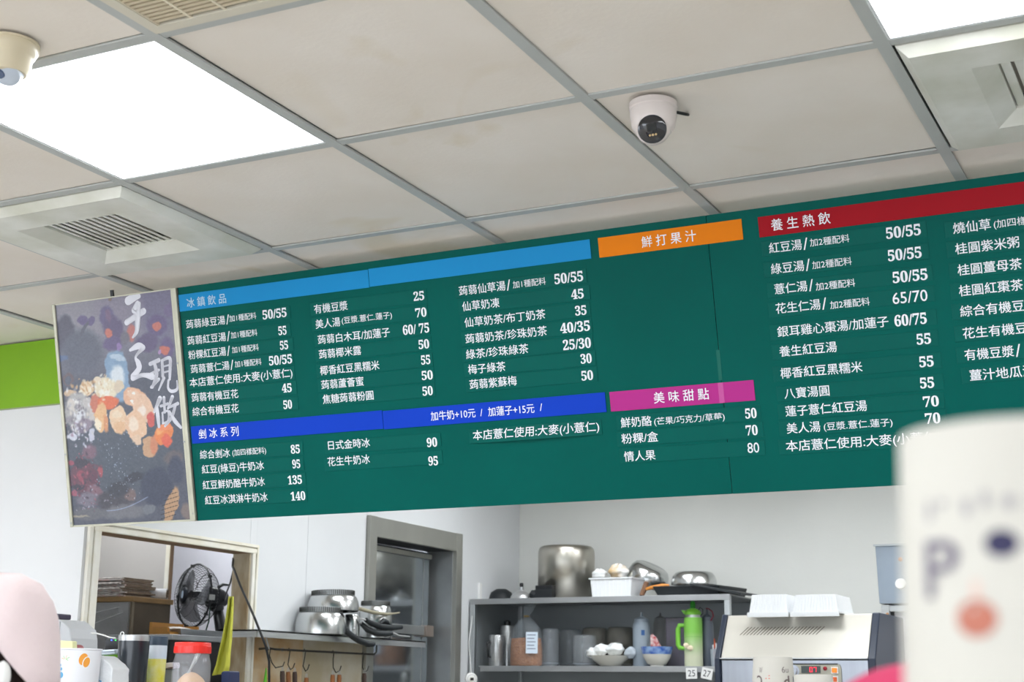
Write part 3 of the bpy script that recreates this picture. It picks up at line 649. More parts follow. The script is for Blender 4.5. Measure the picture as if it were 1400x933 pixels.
m_brush = mat('white_brush_print', (222, 222, 232), .4)
def resample(pts, n=10):
    out = []
    P = [Vector(p) for p in pts]
    for i in range(len(P) - 1):
        p0 = P[max(i - 1, 0)]; p1 = P[i]; p2 = P[i + 1]; p3 = P[min(i + 2, len(P) - 1)]
        for k in range(n):
            t = k / n; out.append(.5 * ((2 * p1) + (p2 - p0) * t + (2 * p0 - 5 * p1 + 4 * p2 - p3) * t * t + (3 * p1 - 3 * p2 + p3 - p0) * t ** 3))
    out.append(P[-1]); return out
for ch, sts in STROKES.items():
    m = MB(); zz = .0016
    for st_ in sts:
        pts = resample(st_) if len(st_) > 2 else [Vector(st_[0]).lerp(Vector(st_[1]), k / 8) for k in range(9)]
        for k, p_ in enumerate(pts):
            zz += .000003; r_ = max(p_.z * 1.12, .0008)
            m.add([(p_.x + r_ * math.cos(a * PI / 6), -p_.y + r_ * math.sin(a * PI / 6), zz) for a in range(12)], [tuple(range(12))])
            if k:
                o_ = pts[k - 1]; d_ = Vector((p_.x - o_.x, p_.y - o_.y)); 
                if d_.length < 1e-6: continue
                d_.normalize(); n_ = Vector((-d_.y, d_.x)); ro = max(o_.z * 1.12, .0008)
                m.add([(o_.x + n_.x * ro, -(o_.y + n_.y * ro), zz), (o_.x - n_.x * ro, -(o_.y - n_.y * ro), zz), (p_.x - n_.x * r_, -(p_.y - n_.y * r_), zz), (p_.x + n_.x * r_, -(p_.y + n_.y * r_), zz)], [(0, 1, 2, 3)])
    frs(m, 'brushed_character', m_brush)

# ================= helpers for upright things =================
def place(u0, u1, vt, Y, zb):
    """width, centre and height (metres) of an upright round thing standing at depth Y on a surface at zb"""
    uc = (u0 + u1) / 2; p = at(uc, vt, Y=Y); dep = (p - Vector((0, 0, EYE))).dot(FWD)
    r = (u1 - u0) / 2 / FPX * dep; return p.x, Y, r, p.z - zb
def cyl_thing(name, label, cat, u0, u1, vt, Y, zb, group=None):
    x, y, r, h = place(u0, u1, vt, Y, zb); t = thing(name, label, cat, (x, y, zb), group); return t, x, y, r, h

# ================= stainless door in the side wall =================
t = thing('steel_door', 'polished stainless steel door in a brushed steel surround on the left wall', 'door', (X_S, 5.84, 0))
ZT = EYE + .742
m_sur = mat('steel_surround', (172, 172, 165), .36, .7, var=.15, scale=4, stretch=(1, 1, .3))
def py(u, X): return at(u, 850, X=X).y
MB().box(X_S - .002, X_S + .02, 5.417, 5.475, 0, ZT).build('side_stile', m_sur, t, bevel=.001)
MB().box(X_S - .002, X_S + .02, 6.20, 6.257, 0, ZT).build('side_stile', m_sur, t, bevel=.001)
MB().box(X_S - .002, X_S + .018, 5.475, 6.20, EYE + .655, ZT - .001).build('header', m_sur, t, bevel=.001)
MB().box(X_S - .14, X_S, 6.19, 6.20, 0, EYE + .66).box(X_S - .14, X_S, 5.475, 5.48, 0, EYE + .66).build('reveal', m_steeld, t)
MB().box(X_S - .14, X_S, 5.475, 6.20, EYE + .655, EYE + .66).build('reveal_top', mat('dark_gap', (30, 32, 34), .6), t)
MB().box(X_S - .118, X_S - .10, 5.48, 6.145, .02, EYE + .645).build('door_leaf', m_mirror, t, bevel=.001)
MB().box(X_S - .10, X_S - .085, 5.48, 6.145, EYE + .615, EYE + .635).build('top_rail', m_sur, t)
MB().box(X_S - .10, X_S - .096, 6.085, 6.090, .02, EYE + .61).build('seam_strip', m_steeld, t)
MB().box(X_S - .10, X_S - .078, 5.55, 6.145, EYE + .255, EYE + .298).build('push_bar', m_steeld, t, bevel=.003)
MB().box(X_S - .1, X_S - .066, 6.075, 6.145, EYE + .25, EYE + .302).build('latch_case', mat('worn_latch', (150, 138, 130), .5, .6), t, bevel=.003)
MB().box(X_S - .14, X_S - .13, 6.145, 6.19, 0, EYE + .65).build('dark_gap', m_black, t)

# ================= wall shelf with pans =================
SX = -3.27
ys0, ys1 = at(352, 861, X=SX).y, at(582, 877, X=SX).y
zs = at(466, 869, X=SX).z
t = thing('wall_shelf', 'stainless steel shelf on the left wall carrying upturned pans', 'shelf', (X_S, (ys0 + ys1) / 2, zs))
MB().box(X_S, SX, ys0, ys1, zs - .006, zs).build('shelf_plate', m_steeld, t)
MB().box(SX - .003, SX, ys0, ys1, zs - .028, zs).build('front_lip', m_steel, t, bevel=.001)
MB().box(X_S, SX, ys0, ys0 + .003, zs - .028, zs).build('end_lip', m_steel, t)
# hook rail
RX = -3.30
ra, rb = at(353, 886, X=RX), at(504, 897, X=RX); rz = at(430, 891, X=RX).z
t = thing('hook_rail', 'dark bent rod under the wall shelf holding wire hooks', 'rail', (RX, ra.y, rz))
y1_ = at(511, 897, X=RX).y
MB().tube([(X_S + .004, at(354, 886, X=X_S).y, rz + .003), (RX, at(366, 886, X=RX).y, rz + .003), (RX, at(376, 886, X=RX).y, rz), (RX, y1_, rz), (RX, y1_ + .02, rz + .01), (RX, y1_ + .02, zs - .028)], .0042, 8).build('rod', mat('dark_iron', (52, 50, 46), .5, .6), t, smooth=True)
for uu in (364, 386, 417, 460, 497):
    yy = at(uu, 890, X=RX).y
    MB().tube([(RX, yy + .006 * math.cos(a), rz + .006 * math.sin(a)) for a in [k * PI / 5 for k in range(10)]], .0012, 6, closed=True).build('wire_wrap', m_steeld, t)
MB().tube([(RX + .003, at(363, 876, X=RX).y, zs - .028), (RX + .003, at(365, 880, X=RX).y, rz + .02), (RX + .003, at(367, 888, X=RX).y, rz)], .003, 8).build('hanging_strap', m_steel, t)
# ladles and S hooks
m_hw = mat('worn_wood_handle', (148, 92, 44), .55, var=.35, scale=20, stretch=(1, 1, .2), col2=(84, 50, 30))
m_hwd = mat('dark_wood_handle', (70, 52, 44), .55, var=.3, scale=20)
def hook(u0, vt, vb, u1, label, green=0):
    a = at(u0, vt, X=RX); b = at(u1, vb, X=RX); h = a.z - b.z; y = a.y
    t = thing('wire_hook', label, 'hook', (RX, y, rz))
    pts = [(RX, y - .006, rz - .004), (RX, y, rz + .006), (RX, y + .008, rz), (RX, y + .004, rz - h * .35), (RX, (y * .6 + b.y * .4) - .01, rz - h * .75), (RX, (y + b.y) / 2 + .006, rz - h), (RX, b.y + .012, rz - h * .9), (RX, b.y + .022, rz - h * .66)]
    MB().tube(pts, .0021, 8).build('wire', mat('dark_iron', (52, 50, 46), .5, .6), t, smooth=True); return (y + b.y) / 2 + .006, rz - h
hooks = [(368, 888, 914, 384, 'first wire hook from the doorway, under the left end of the wall shelf'), (395, 889, 916, 398, 'twisted wire hook second from the doorway under the wall shelf'), (416, 892, 920, 418, 'long straight wire hook, third from the doorway under the shelf'), (455, 893, 921, 462, 'pale wire hook, fourth from the doorway under the shelf'), (496, 896, 921, 500, 'last wire hook at the right end of the rail')]
for q in hooks: hook(*q)
def ladle(u, v, tiltu, label, m):
    p = at(u, v, X=RX + .005); t = thing('ladle', label, 'ladle', p)
    q = Vector((p.x, p.y + tiltu, p.z - .10)); w_ = (q - p)
    MB().tube([p + Vector((0, -.006, -.002)), p + Vector((0, -.003, .014)), p + Vector((0, .003, .014)), p + Vector((0, .006, -.002))], .0013, 8).build('eyelet', m_steel, t)
    MB().tube([p, p + w_ * .15, p + w_ * .9, q], [.008, .0095, .0085, .006], 12).build('handle', m, t, smooth=True)
    e = q + w_ * 1.6
    MB().tube([q, e], .003, 8).build('stem', m_steel, t)
    MB().lathe([(.0005, -.03), (.03, -.02), (.042, 0), (.041, .001), (.028, -.018), (.0005, -.028)], 24, T(e.x + .03, e.y, e.z)).build('bowl', m_steel, t, smooth=True)
ladle(386, 918, .012, 'dark handled ladle hanging nearest the doorway', m_hwd)
ladle(394, 919, .014, 'brown handled ladle beside the dark one under the shelf', m_hw)
ladle(403, 919, .010, 'dark brown ladle, third from the doorway', m_hwd)
ladle(419, 927, .0, 'orange brown ladle hanging alone under the shelf middle', m_hw)
ladle(455, 923, .0, 'left ladle of the close pair under the shelf', m_hw)
ladle(464, 923, .0, 'right ladle of the close pair under the shelf', m_hw)
ladle(498, 921, .006, 'ladle hanging at the right end of the rail', m_hwd)
p = at(363, 914, X=RX + .02); t = thing('green_spatula', 'bright green utensil tip hanging beside the doorway casing', 'spatula', p)
MB().prism([(-.006, -.2), (.007, -.2), (.010, -.06), (.006, -.01), (.004, .001), (.001, -.01), (-.006, -.05)], -.002, .002, Matrix(((0, 0, 1, p.x), (1, 0, 0, p.y), (0, 1, 0, p.z), (0, 0, 0, 1)))).build('blade', mat('green_plastic', (92, 172, 40), .4), t)
# pans: upturned, with a ribbed ring on the base
def pan(name, label, u0, u1, vt, X, zb, tilt=(0, 0), ring=True, base=.82, hgt=None):
    p = at((u0 + u1) / 2, vt, X=X); dep = (p - Vector((0, 0, EYE))).dot(FWD); r = (u1 - u0) / 2 / FPX * dep; h = hgt or (p.z - zb)
    t = thing(name, label, 'pan', (X, p.y, zb)); t.rotation_euler = (tilt[0], tilt[1], 0)
    prof = [(r * .985, .0), (r, .001), (r, h * .12), (r * .995, h * .35), (r * .97, h * .6), (r * .91, h * .84), (r * .86, h * .95), (r * .78, h), (.0005, h)]
    MB().lathe(prof, 48, cap0=False).build('body', m_alu, t, smooth=True, local=True, solid=.0015)
    if ring:
        rr = r * base; MB().lathe([(rr, h), (rr * 1.02, h + .019), (rr * 1.0, h + .0195), (rr * .97, h)], 48, cap0=False, cap1=False).build('base_ring', m_steeld, t, local=True)
        m = MB()
        for k in range(64):
            a = 2 * PI * k / 64; m.box(rr * 1.0, rr * 1.035, -.0012, .0012, h + .001, h + .0185, Matrix.Rotation(a, 4, 'Z'))
        m.build('ring_teeth', mat('ring_dark', (84, 84, 80), .5, .8), t, local=True)['kind'] = 'stuff'
    MB().lathe([(.0005, 0), (.005, .001), (.005, .003), (.0005, .004)], 12, frame((r * .95 * .8, -r * .95 * .6, h * .35), (.8, -.6, 0))).build('rivet', m_steel, t, local=True)
    return t, p.y, r, h
def handle(t, pts, rs, m=m_blackrub, name='handle'):
    MB().tube(pts, [q * 1.2 for q in rs], 12).build(name, m, t, smooth=True)
def H(pxs, X0, X1):
    n = len(pxs); return [at(u, v, X=X0 + (X1 - X0) * k / (n - 1)) for k, (u, v) in enumerate(pxs)]
XP = -3.318
# hidden lower pan of the stack first, then the ones seen
t1, *_ = pan('milk_pan', 'large upturned aluminium pan with black handle at the left of the wall shelf', 404, 474, 838, XP, zs + .0005)
handle(t1, H([(456, 857), (466, 859), (474, 864)], XP + .07, XP + .085), [.003, .003, .003], m_steel, 'handle_shank')
handle(t1, H([(473, 862), (480, 869), (490, 876), (502, 881), (511, 881)], XP + .085, XP + .12), [.0085, .0105, .0105, .0105, .0085])
t3, *_ = pan('milk_pan', 'small upturned aluminium pan at the right of the wall shelf', 490, 537, 829, XP, zs + .0005)
handle(t3, H([(492, 846), (500, 848)], XP + .06, XP + .075), [.003, .003], m_steel, 'handle_shank')
handle(t3, H([(500, 848), (508, 853), (520, 857), (535, 859), (549, 858)], XP + .075, XP + .10), [.0075, .010, .0105, .010, .007])
handle(t3, H([(520, 853), (524, 849), (529, 851), (533, 856)], XP + .08, XP + .08), [.004, .0085, .0085, .004])
# middle stack: base pan plus the high one on top
t2b, yb_, rb_, hb_ = pan('sauce_pan', 'narrow aluminium pan under the tall pan in the middle of the shelf', 470, 492, 841, XP + .015, zs + .0005, ring=False)
handle(t2b, H([(486, 850), (494, 853)], XP + .04, XP + .05), [.003, .003], m_steel, 'handle_shank')
handle(t2b, H([(494, 853), (502, 861), (514, 866), (527, 867), (536, 866)], XP + .05, XP + .11), [.0075, .0105, .011, .0105, .008])
handle(t2b, H([(536, 866), (546, 870), (560, 871)], XP + .11, XP + .12), [.005, .004, .003], m_steel, 'handle_end')
zt_ = at(455, 841, X=XP).z
t2, *_ = pan('milk_pan', 'topmost upturned aluminium pan with thin tan handle, resting on the others', 421, 491, 815, XP + .005, zt_ + .012, tilt=(0, -.03))
handle(t2, H([(487, 832), (497, 835), (512, 839), (530, 841), (540, 840), (546, 839)], XP + .07, XP + .10), [.006, .0065, .006, .005, .003, .003], mat('tan_handle', (150, 144, 122), .45), 'handle')

# ================= black cable looping out of the doorway =================
tag(MB().tube([at(319, 764, X=-3.49), at(318, 775, X=-3.47), at(320, 779, X=-3.44), at(328, 800, X=-3.38), at(338, 822, X=-3.3), at(348, 845, X=-3.2), at(358, 870, X=-3.17), at(364, 886, X=-3.16), at(368, 905, X=-3.16), at(368, 933, X=-3.16), at(368, 980, X=-3.16)], .0045, 8).build('power_cable', m_black, smooth=True), 'thick black cable slanting from the doorway top down across the wall shelf', 'cable')

# ================= doorway room =================
# wrapped cabinet with newspapers
cc = at(181, 816, X=-3.95); cz = cc.z
yfar = at(234, 816, X=-3.95).y
t = thing('wooden_cabinet', 'brown wooden cabinet with plastic wrapped grey front inside the doorway', 'cabinet', (-4.3, cc.y, 0))
m_bw = mat('dusty_brown_board', (96, 84, 68), .6, var=.35, scale=6)
MB().box(-5.0, -3.95, cc.y, yfar, .02, cz - .02).build('carcass', m_bw, t)
MB().box(-5.02, -3.935, cc.y - .015, yfar, cz - .02, cz).build('top_board', mat('ochre_board', (150, 118, 74), .6, var=.3, scale=8), t, bevel=.002)
m_wrap = mat('cloudy_plastic_wrap', (148, 148, 148), .25, var=.2, scale=6, bump=.5, bscale=14)
MB().box(-5.0, -3.955, cc.y - .012, cc.y - .002, .02, cz - .022).build('wrapped_panel', m_wrap, t)
for k, (a, b, c_, d) in enumerate(((-4.25, 1.80, -4.0, 1.86), (-4.25, 1.74, -3.98, 1.84), (-4.2, 1.66, -4.0, 1.70))):
    MB().tube([(a, cc.y - .0135, b), ((a + c_) / 2, cc.y - .015, (b + d) / 2 + .01), (c_, cc.y - .0135, d)], .0014, 6).build('wrap_crease', mat('crease', (190, 190, 192), .25), t)
MB().box(-3.962, -3.946, cc.y - .002, cc.y + .012, .02, cz - .02).build('corner_post', mat('grey_brown_post', (128, 116, 98), .6), t)
# newspapers
m_np = mat('newsprint', (232, 228, 222), .8, var=.5, scale=42, stretch=(1, 1, 4), col2=(160, 146, 142))
m_ned = mat('newsprint_edge', (150, 132, 112), .85, var=.35, scale=50, stretch=(.3, .3, 8), col2=(104, 88, 72))
cn = at(165, 811, X=-4.0)
z = cz + .001; hh = at(165, 789, X=-4.0).z - z
n = 11
yend = at(206, 812, X=-4.0).y
for k in range(n):
    r_ = random.Random(k); dx = r_.uniform(-.012, .012); dy = r_.uniform(-.012, .015); th = hh / n
    m = MB(); x0, x1, y0, y1 = -4.42 + dx, -4.0 + dx, cn.y + dy, yend + dy + .02 * r_.random()
    seg = 8; prof = [(y0 + th / 2 - th / 2 * math.sin(a), z + th / 2 - th / 2 * math.cos(a) * .96) for a in [PI * q / seg for q in range(seg + 1)]]
    poly = prof + [(y1, z + th * .97), (y1, z + th * .02)]
    m.prism(poly, x0, x1, Matrix(((0, 0, 1, 0), (1, 0, 0, 0), (0, 1, 0, 0), (0, 0, 0, 1))))
    nm = 'newspaper'; lab = ['bottom', 'second', 'third', 'fourth', 'fifth', 'sixth', 'seventh', 'eighth', 'ninth', 'tenth', 'top'][k]
    o = m.build(nm, m_np if k % 3 else mat('newsprint_pink', (208, 176, 170), .8, var=.5, scale=40, col2=(190, 190, 186)))
    tag(o, f'folded newspaper, {lab} of the pile on the wooden cabinet' if k in (0, n - 1) else f'folded newspaper, {lab} from below in the pile on the cabinet', 'newspaper', 'newspapers piled on the cabinet')
    e = MB().box(x1 - .002, x1 + .0015, y0 + .012, y1, z + th * .1, z + th * .9).build('page_edges', m_ned); e.parent = o
    z += th
ra_, rb_ = at(207, 811, X=-4.0), at(229, 808, X=-3.96)
rr_ = .022
t = thing('rolled_newspaper', 'rolled newspaper lying at the right end of the cabinet top', 'newspaper', (rb_.x, rb_.y, cz + rr_))
d = Vector((-.9, -.43, 0))
m = MB(); m.lathe([(rr_ * .72, .001), (rr_, 0), (rr_, .26), (.0005, .26)], 28, frame((rb_.x, rb_.y, cz + rr_ + .001), d), cap0=False); m.build('roll', mat('newsprint_white', (222, 222, 224), .8, var=.2, scale=20), t, smooth=True)
for k in range(4): MB().lathe([(rr_ * (.9 - .2 * k), .0), (rr_ * (.93 - .2 * k), -.001), (rr_ * (.93 - .2 * k), .05), (rr_ * (.9 - .2 * k), .05)], 28, frame((rb_.x + .001, rb_.y, cz + rr_ + .001), d), cap0=False, cap1=False).build('inner_turn', m_ned, t, smooth=True)
MB().lathe([(rr_ * 1.01, .09), (rr_ * 1.02, .092), (rr_ * 1.02, .099), (rr_ * 1.01, .10)], 28, frame((rb_.x, rb_.y, cz + rr_ + .001), d), cap0=False, cap1=False).build('band', m_black, t)
# white door handle on the near jamb
p = at(134, 800, X=-3.50); t = thing('door_pull', 'white and pink plastic pull on the left jamb of the doorway', 'handle', p)
z0_, z1_ = at(133, 846, X=-3.5).z, at(134, 786, X=-3.5).z
MB().box(-3.505, -3.49, JY0 - .004, JY0 + .012, (z0_ + z1_) / 2, z1_).build('upper_plate', m_white, t, bevel=.004)
MB().box(-3.503, -3.488, JY0 - .004, JY0 + .010, z0_, (z0_ + z1_) / 2 - .002).build('lower_plate', mat('faded_pink_plastic', (214, 190, 182), .5), t, bevel=.004)
# table with tray, fan
TX = -3.78
tz = at(265, 871, X=-3.7).z
ty0, ty1 = 4.42, 5.3
t = thing('black_table', 'black fronted table with grey top edge inside the doorway', 'table', (-3.95, 5.0, 0))
MB().box(-3.93, -3.62, ty0, ty1, tz - .02, tz).build('top', m_steeld, t, bevel=.002)
MB().box(-3.92, -3.64, ty0 + .015, ty1 - .02, .05, tz - .02).build('body', mat('black_enamel', (14, 14, 16), .4), t)
# wooden tray
a, b = at(229, 868, X=-3.9), at(272, 868, X=-3.8)
t = thing('wooden_tray', 'ochre wooden tray on the black table left of the fan foot', 'tray', (-3.95, 5.0, tz))
mw = mat('ochre_wood', (176, 124, 52), .55, var=.25, scale=12, stretch=(1, .2, 1))
ay, by = at(229, 868, X=-3.71).y, at(272, 868, X=-3.71).y
MB().box(-3.80, -3.70, ay, by, tz + .0005, tz + .006).build('tray_base', mw, t)
MB().box(-3.80, -3.788, ay, by, tz + .006, tz + .05).build('tray_side', mw, t); MB().box(-3.712, -3.70, ay, by, tz + .006, tz + .014).build('tray_side', mw, t)
MB().box(-3.788, -3.712, ay, ay + .012, tz + .006, tz + .03).build('tray_side', mw, t); MB().box(-3.788, -3.712, by - .012, by, tz + .006, tz + .04).build('tray_side', mw, t)
tag(MB().blob((-3.75, (ay + by) / 2 + .02, tz + .022), (.034, .08, .014), noise=.12, seed=4).build('crumpled_paper', mat('paper_white', (214, 208, 200), .8), smooth=True), 'crumpled pale paper lying in the wooden tray', 'paper')
a_, b_ = at(277, 868, X=-3.64), at(306, 868, X=-3.64)
t = thing('steel_tray', 'shallow steel tray on the black table under the fan motor', 'tray', (-3.75, (a_.y + b_.y) / 2, tz))
yc_ = (a_.y + b_.y) / 2
vs = []
for k, (dx, dy, zz) in enumerate(((.06, .13, .0), (.07, .15, .026), (.068, .148, .026), (.058, .128, .002))):
    vs += [(-3.75 - dx, yc_ - dy, tz + zz + .0005), (-3.75 + dx, yc_ - dy, tz + zz + .0005), (-3.75 + dx, yc_ + dy, tz + zz + .0005), (-3.75 - dx, yc_ + dy, tz + zz + .0005)]
fs = [(3, 2, 1, 0), (12, 13, 14, 15)]
for k in range(3):
    for q in range(4): fs.append((k * 4 + q, k * 4 + (q + 1) % 4, k * 4 + 4 + (q + 1) % 4, k * 4 + 4 + q))
MB().add(vs, fs).build('pan', m_steel, t)
# fan
FY = 5.0
fc = at(266, 815, Y=FY); dep = (fc - Vector((0, 0, EYE))).dot(FWD)
ax_ = (RIGHT * -.70 + UP * .20 - FWD * .62).normalized()
base = Vector((at(296, 820, Y=FY).x, FY + .05, tz))
t = thing('table_fan', 'black caged electric fan tilted up on the table inside the doorway', 'fan', base)
RF = .132; mwire = mat('black_wire', (26, 28, 32), .4, .3)
Ff = frame(fc, ax_, (0, 0, 1))
def ringpts(r, z, n=40): return [Ff @ Vector((r * math.cos(2 * PI * k / n), r * math.sin(2 * PI * k / n), z)) for k in range(n)]
m = MB()
prof_f = [(.030, .052), (.06, .050), (.09, .042), (.115, .028), (RF, .004)]
prof_b = [(.040, -.075), (.07, -.072), (.10, -.058), (.122, -.034), (RF, -.004)]
for k in range(56):
    a = 2 * PI * k / 56
    m.tube([Ff @ Vector((r * math.cos(a + .25 * (1 - r / RF)), r * math.sin(a + .25 * (1 - r / RF)), z)) for r, z in prof_f], .00105, 4)
m.build('front_guard', mwire, t)
m = MB()
for k in range(48):
    a = 2 * PI * k / 48
    m.tube([Ff @ Vector((r * math.cos(a), r * math.sin(a), z)) for r, z in prof_b], .0008, 4)
m.build('rear_guard', mwire, t)
m = MB(); m.tube(ringpts(RF, 0), .0045, 8, closed=True).tube(ringpts(.092, .042), .001, 5, closed=True).tube(ringpts(.10, -.058), .0018, 5, closed=True).tube(ringpts(.06, .05), .001, 5, closed=True)
m.build('guard_ring', mwire, t, smooth=True)
for k in range(5):
    a = 2 * PI * k / 5 + .3; MB().box(-.006, .006, -.004, .004, -.008, .008, Ff @ T(RF * math.cos(a), RF * math.sin(a), 0)).build('clip', m_black, t)
MB().lathe([(.0005, .046), (.031, .047), (.033, .052), (.026, .057), (.0005, .058)], 32, Ff).build('hub_cap', mat('dark_blue_black', (18, 24, 34), .35), t, smooth=True)
MB().lathe([(.0005, .0582), (.016, .0582), (.016, .0592), (.0005, .0594)], 24, Ff @ Matrix.Diagonal((1, .5, 1, 1))).build('badge', mat('silver_blue_badge', (186, 204, 224), .3, .5), t)
mbl = mat('smoky_blade', (112, 114, 120), .3, alpha=.55)
for k in range(3):
    a0 = 2 * PI * k / 3 + .4; vs = []; fs = []
    for i in range(7):
        for j in range(7):
            r = .022 + .088 * i / 6; a = a0 + (j / 6 - .5) * (1.5 - .25 * i / 6) + .35 * i / 6
            vs.append(Ff @ Vector((r * math.cos(a), r * math.sin(a), .012 - .03 * (j / 6) + .004 * math.sin(i))))
    for i in range(6):
        for j in range(6): q = i * 7 + j; fs.append((q, q + 1, q + 8, q + 7))
    MB().add(vs, fs).build('blade', mbl, t, smooth=True, solid=.0015)
MB().lathe([(.0005, .02), (.022, .018), (.024, -.025), (.0005, -.026)], 24, Ff).build('blade_hub', m_black, t, smooth=True)
MB().lathe([(.0005, -.07), (.042, -.072), (.045, -.085), (.043, -.12), (.030, -.150), (.0005, -.155)], 28, Ff).build('motor', m_black, t, smooth=True)
lb = at(290, 817, Y=FY - .055)
MB().box(-.012, .012, -.011, .011, 0, .002, frame(lb, (-FWD).normalized(), RIGHT - UP * .1)).build('rating_plate', mat('grey_label', (170, 172, 170), .5), t)
mo = Ff @ Vector((0, 0, -.11))
MB().tube([mo + Vector((0, 0, .045)), mo + Vector((.02, .01, .058)), mo + Vector((.045, .02, .056))], [.008, .007, .004], 8).build('oscillation_knob', m_black, t)
MB().tube([mo, (mo.x + .005, mo.y, mo.z - .05), (mo.x, mo.y + .01, tz + .13), (base.x, base.y, tz + .03)], [.03, .028, .022, .026], 14).build('neck', m_black, t, smooth=True)
MB().tube([(mo.x - .01, mo.y - .03, mo.z - .03), (mo.x - .012, mo.y - .032, tz + .08), (mo.x - .03, mo.y - .03, tz + .03)], .003, 8).build('green_wire', mat('dark_green_wire', (20, 92, 70), .4), t)
MB().lathe([(.09, .0), (.092, .012), (.06, .026), (.026, .034), (.0005, .034)], 30, T(base.x, base.y, tz + .0005)).build('foot', m_black, t, smooth=True)
tag(MB().tube([mo + Vector((.03, .01, -.01)), at(309, 813, Y=FY - .1), at(315, 797, Y=4.8), at(319, 780, Y=4.72), at(318, 772, Y=4.68), at(320, 764, Y=4.66)], .0035, 8).build('fan_cable', m_black, smooth=True), 'thin black cable rising from the fan to the doorway top', 'cable')
p = at(316, 768, Y=5.9)
# yellow cloth
t = thing('yellow_cloth', 'yellow cloth hanging against the right jamb of the doorway', 'cloth', at(305, 870, Y=4.36))
vs = []; fs = []; rows = [(313, 319, 816), (311, 319, 830), (308, 318, 850), (304, 317, 872), (299, 315, 892), (295, 314, 910), (290, 312, 921)]
nC = 11
for r_, (ua, ub, v) in enumerate(rows):
    for k in range(nC):
        f_ = k / (nC - 1); u_ = ua + (ub - ua) * f_; vv = v + (3 * (1 - f_) if r_ == len(rows) - 1 else 0)
        vs.append(at(u_, vv, Y=4.36 - .012 * math.sin(f_ * 9 + r_ * .3) - .012 * r_ / 6))
for r_ in range(len(rows) - 1):
    for k in range(nC - 1): q = r_ * nC + k; fs.append((q, q + 1, q + nC + 1, q + nC))
MB().add(vs, fs).build('cloth', mat('yellow_fabric', (214, 214, 84), .85, var=.12, scale=12, bump=.3, bscale=200), t, smooth=True, solid=.003)
# network box with lights, on the service case behind the tumbler

# ================= back rack =================
RY = 6.36; RTOP = at(825, 816, Y=RY).z; RLOW = at(800, 911, Y=RY).z
rx0, rx1 = X_S + .012, at(992, 812, Y=RY).x
t = thing('steel_rack', 'stainless steel wall rack of two shelves against the back wall', 'rack', ((rx0 + rx1) / 2, 6.6, RLOW))
m_rk = mat('grey_steel_rack', (168, 170, 172), .42, .6, var=.15, scale=4)
m_rkd = mat('dark_steel_back', (158, 164, 167), .45, .15, var=.2, scale=2)
MB().box(rx0, rx1 + .02, RY, Y_B - .01, RTOP - .006, RTOP).build('top_shelf', m_rk, t)
MB().box(rx0, rx1 + .02, RY - .002, RY + .002, RTOP - .026, RTOP).build('top_lip', m_rk, t, bevel=.001)
MB().box(rx0 + .04, rx1 - .02, RY + .02, Y_B - .01, RLOW - .006, RLOW).build('lower_shelf', m_rk, t)
MB().box(rx0 + .05, rx1 - .03, RY + .018, RY + .022, RLOW - .026, RLOW).build('lower_lip', m_rk, t, bevel=.001)
MB().box(rx0, rx1, Y_B - .016, Y_B - .012, .85, RTOP - .006).build('back_sheet', m_rkd, t)
MB().box(rx0, rx0 + .006, RY + .01, Y_B - .016, .85, RTOP - .006).build('side_sheet', m_rkd, t)
for xx, yy in ((rx0 + .012, RY + .012), (rx1 + .005, RY + .012), (rx1 + .005, Y_B - .03), (rx0 + .012, Y_B - .03)):
    MB().box(xx - .013, xx + .013, yy - .013, yy + .013, .85, RTOP - .004).build('post', mat('bright_post', (186, 190, 192), .35, .9), t, bevel=.002)
MB().box(rx0, rx1, RY + .1, Y_B - .02, .85, .88).build('base_shelf', m_rk, t)
t2 = thing('kitchen_counter', 'stainless steel kitchen counter below the rack', 'counter', (-2.4, 6.6, 0))
MB().box(rx0, .6, 6.3, Y_B - .004, .80, .848).build('worktop', m_steel, t2); MB().box(rx0 + .02, .58, 6.36, Y_B - .01, .0, .80).build('body', m_steeld, t2)

m_clear = mat('clear_plastic', (170, 176, 182), .12, alpha=.2, spec=.7)
m_clouds = mat('cloudy_plastic', (176, 186, 196), .35, alpha=.55)
m_frost = mat('frosted_bottle', (150, 162, 174), .4, alpha=.88)
IY = 6.47
def std(name, label, cat, u0, u1, vt, Y=IY, zb=None, group=None):
    return cyl_thing(name, label, cat, u0, u1, vt, Y, RLOW if zb is None else zb, group)
# left: canisters
t, x, y, r, h = std('steel_canister', 'short steel canister with black side handle at the left of the lower rack shelf', 'canister', 669, 689, 869, 6.44)
MB().lathe([(.0005, 0), (r * .9, 0), (r, .006), (r, h * .95), (r * .94, h), (.0005, h)], 36, T(x, y, RLOW)).build('body', m_steel, t, smooth=True)
MB().tube([(x - r * .55, y - r * .86, RLOW + h * .78), (x - r * .6, y - r - .018, RLOW + h * .72), (x - r * .5, y - r - .02, RLOW + h * .5), (x - r * .55, y - r - .012, RLOW + h * .3), (x - r * .4, y - r * .95, RLOW + h * .28)], [.005, .006, .006, .006, .004], 10).build('handle', m_black, t, smooth=True)
t, x, y, r, h = std('vacuum_flask', 'tall steel flask with black top behind the short canister', 'flask', 684, 703, 856, 6.55)
MB().lathe([(.0005, 0), (r, .003), (r, h * .93), (r * .9, h), (.0005, h)], 36, T(x, y, RLOW)).build('body', m_steel, t, smooth=True)
MB().lathe([(r * .5, h), (r * .5, h + .02), (r * .2, h + .026), (.0005, h + .026)], 24, T(x, y, RLOW)).build('cap', m_black, t, smooth=True)
t, x, y, r, h = std('dark_pot', 'dark steel pot with black lid behind the short canister', 'pot', 659, 683, 857, 6.72)
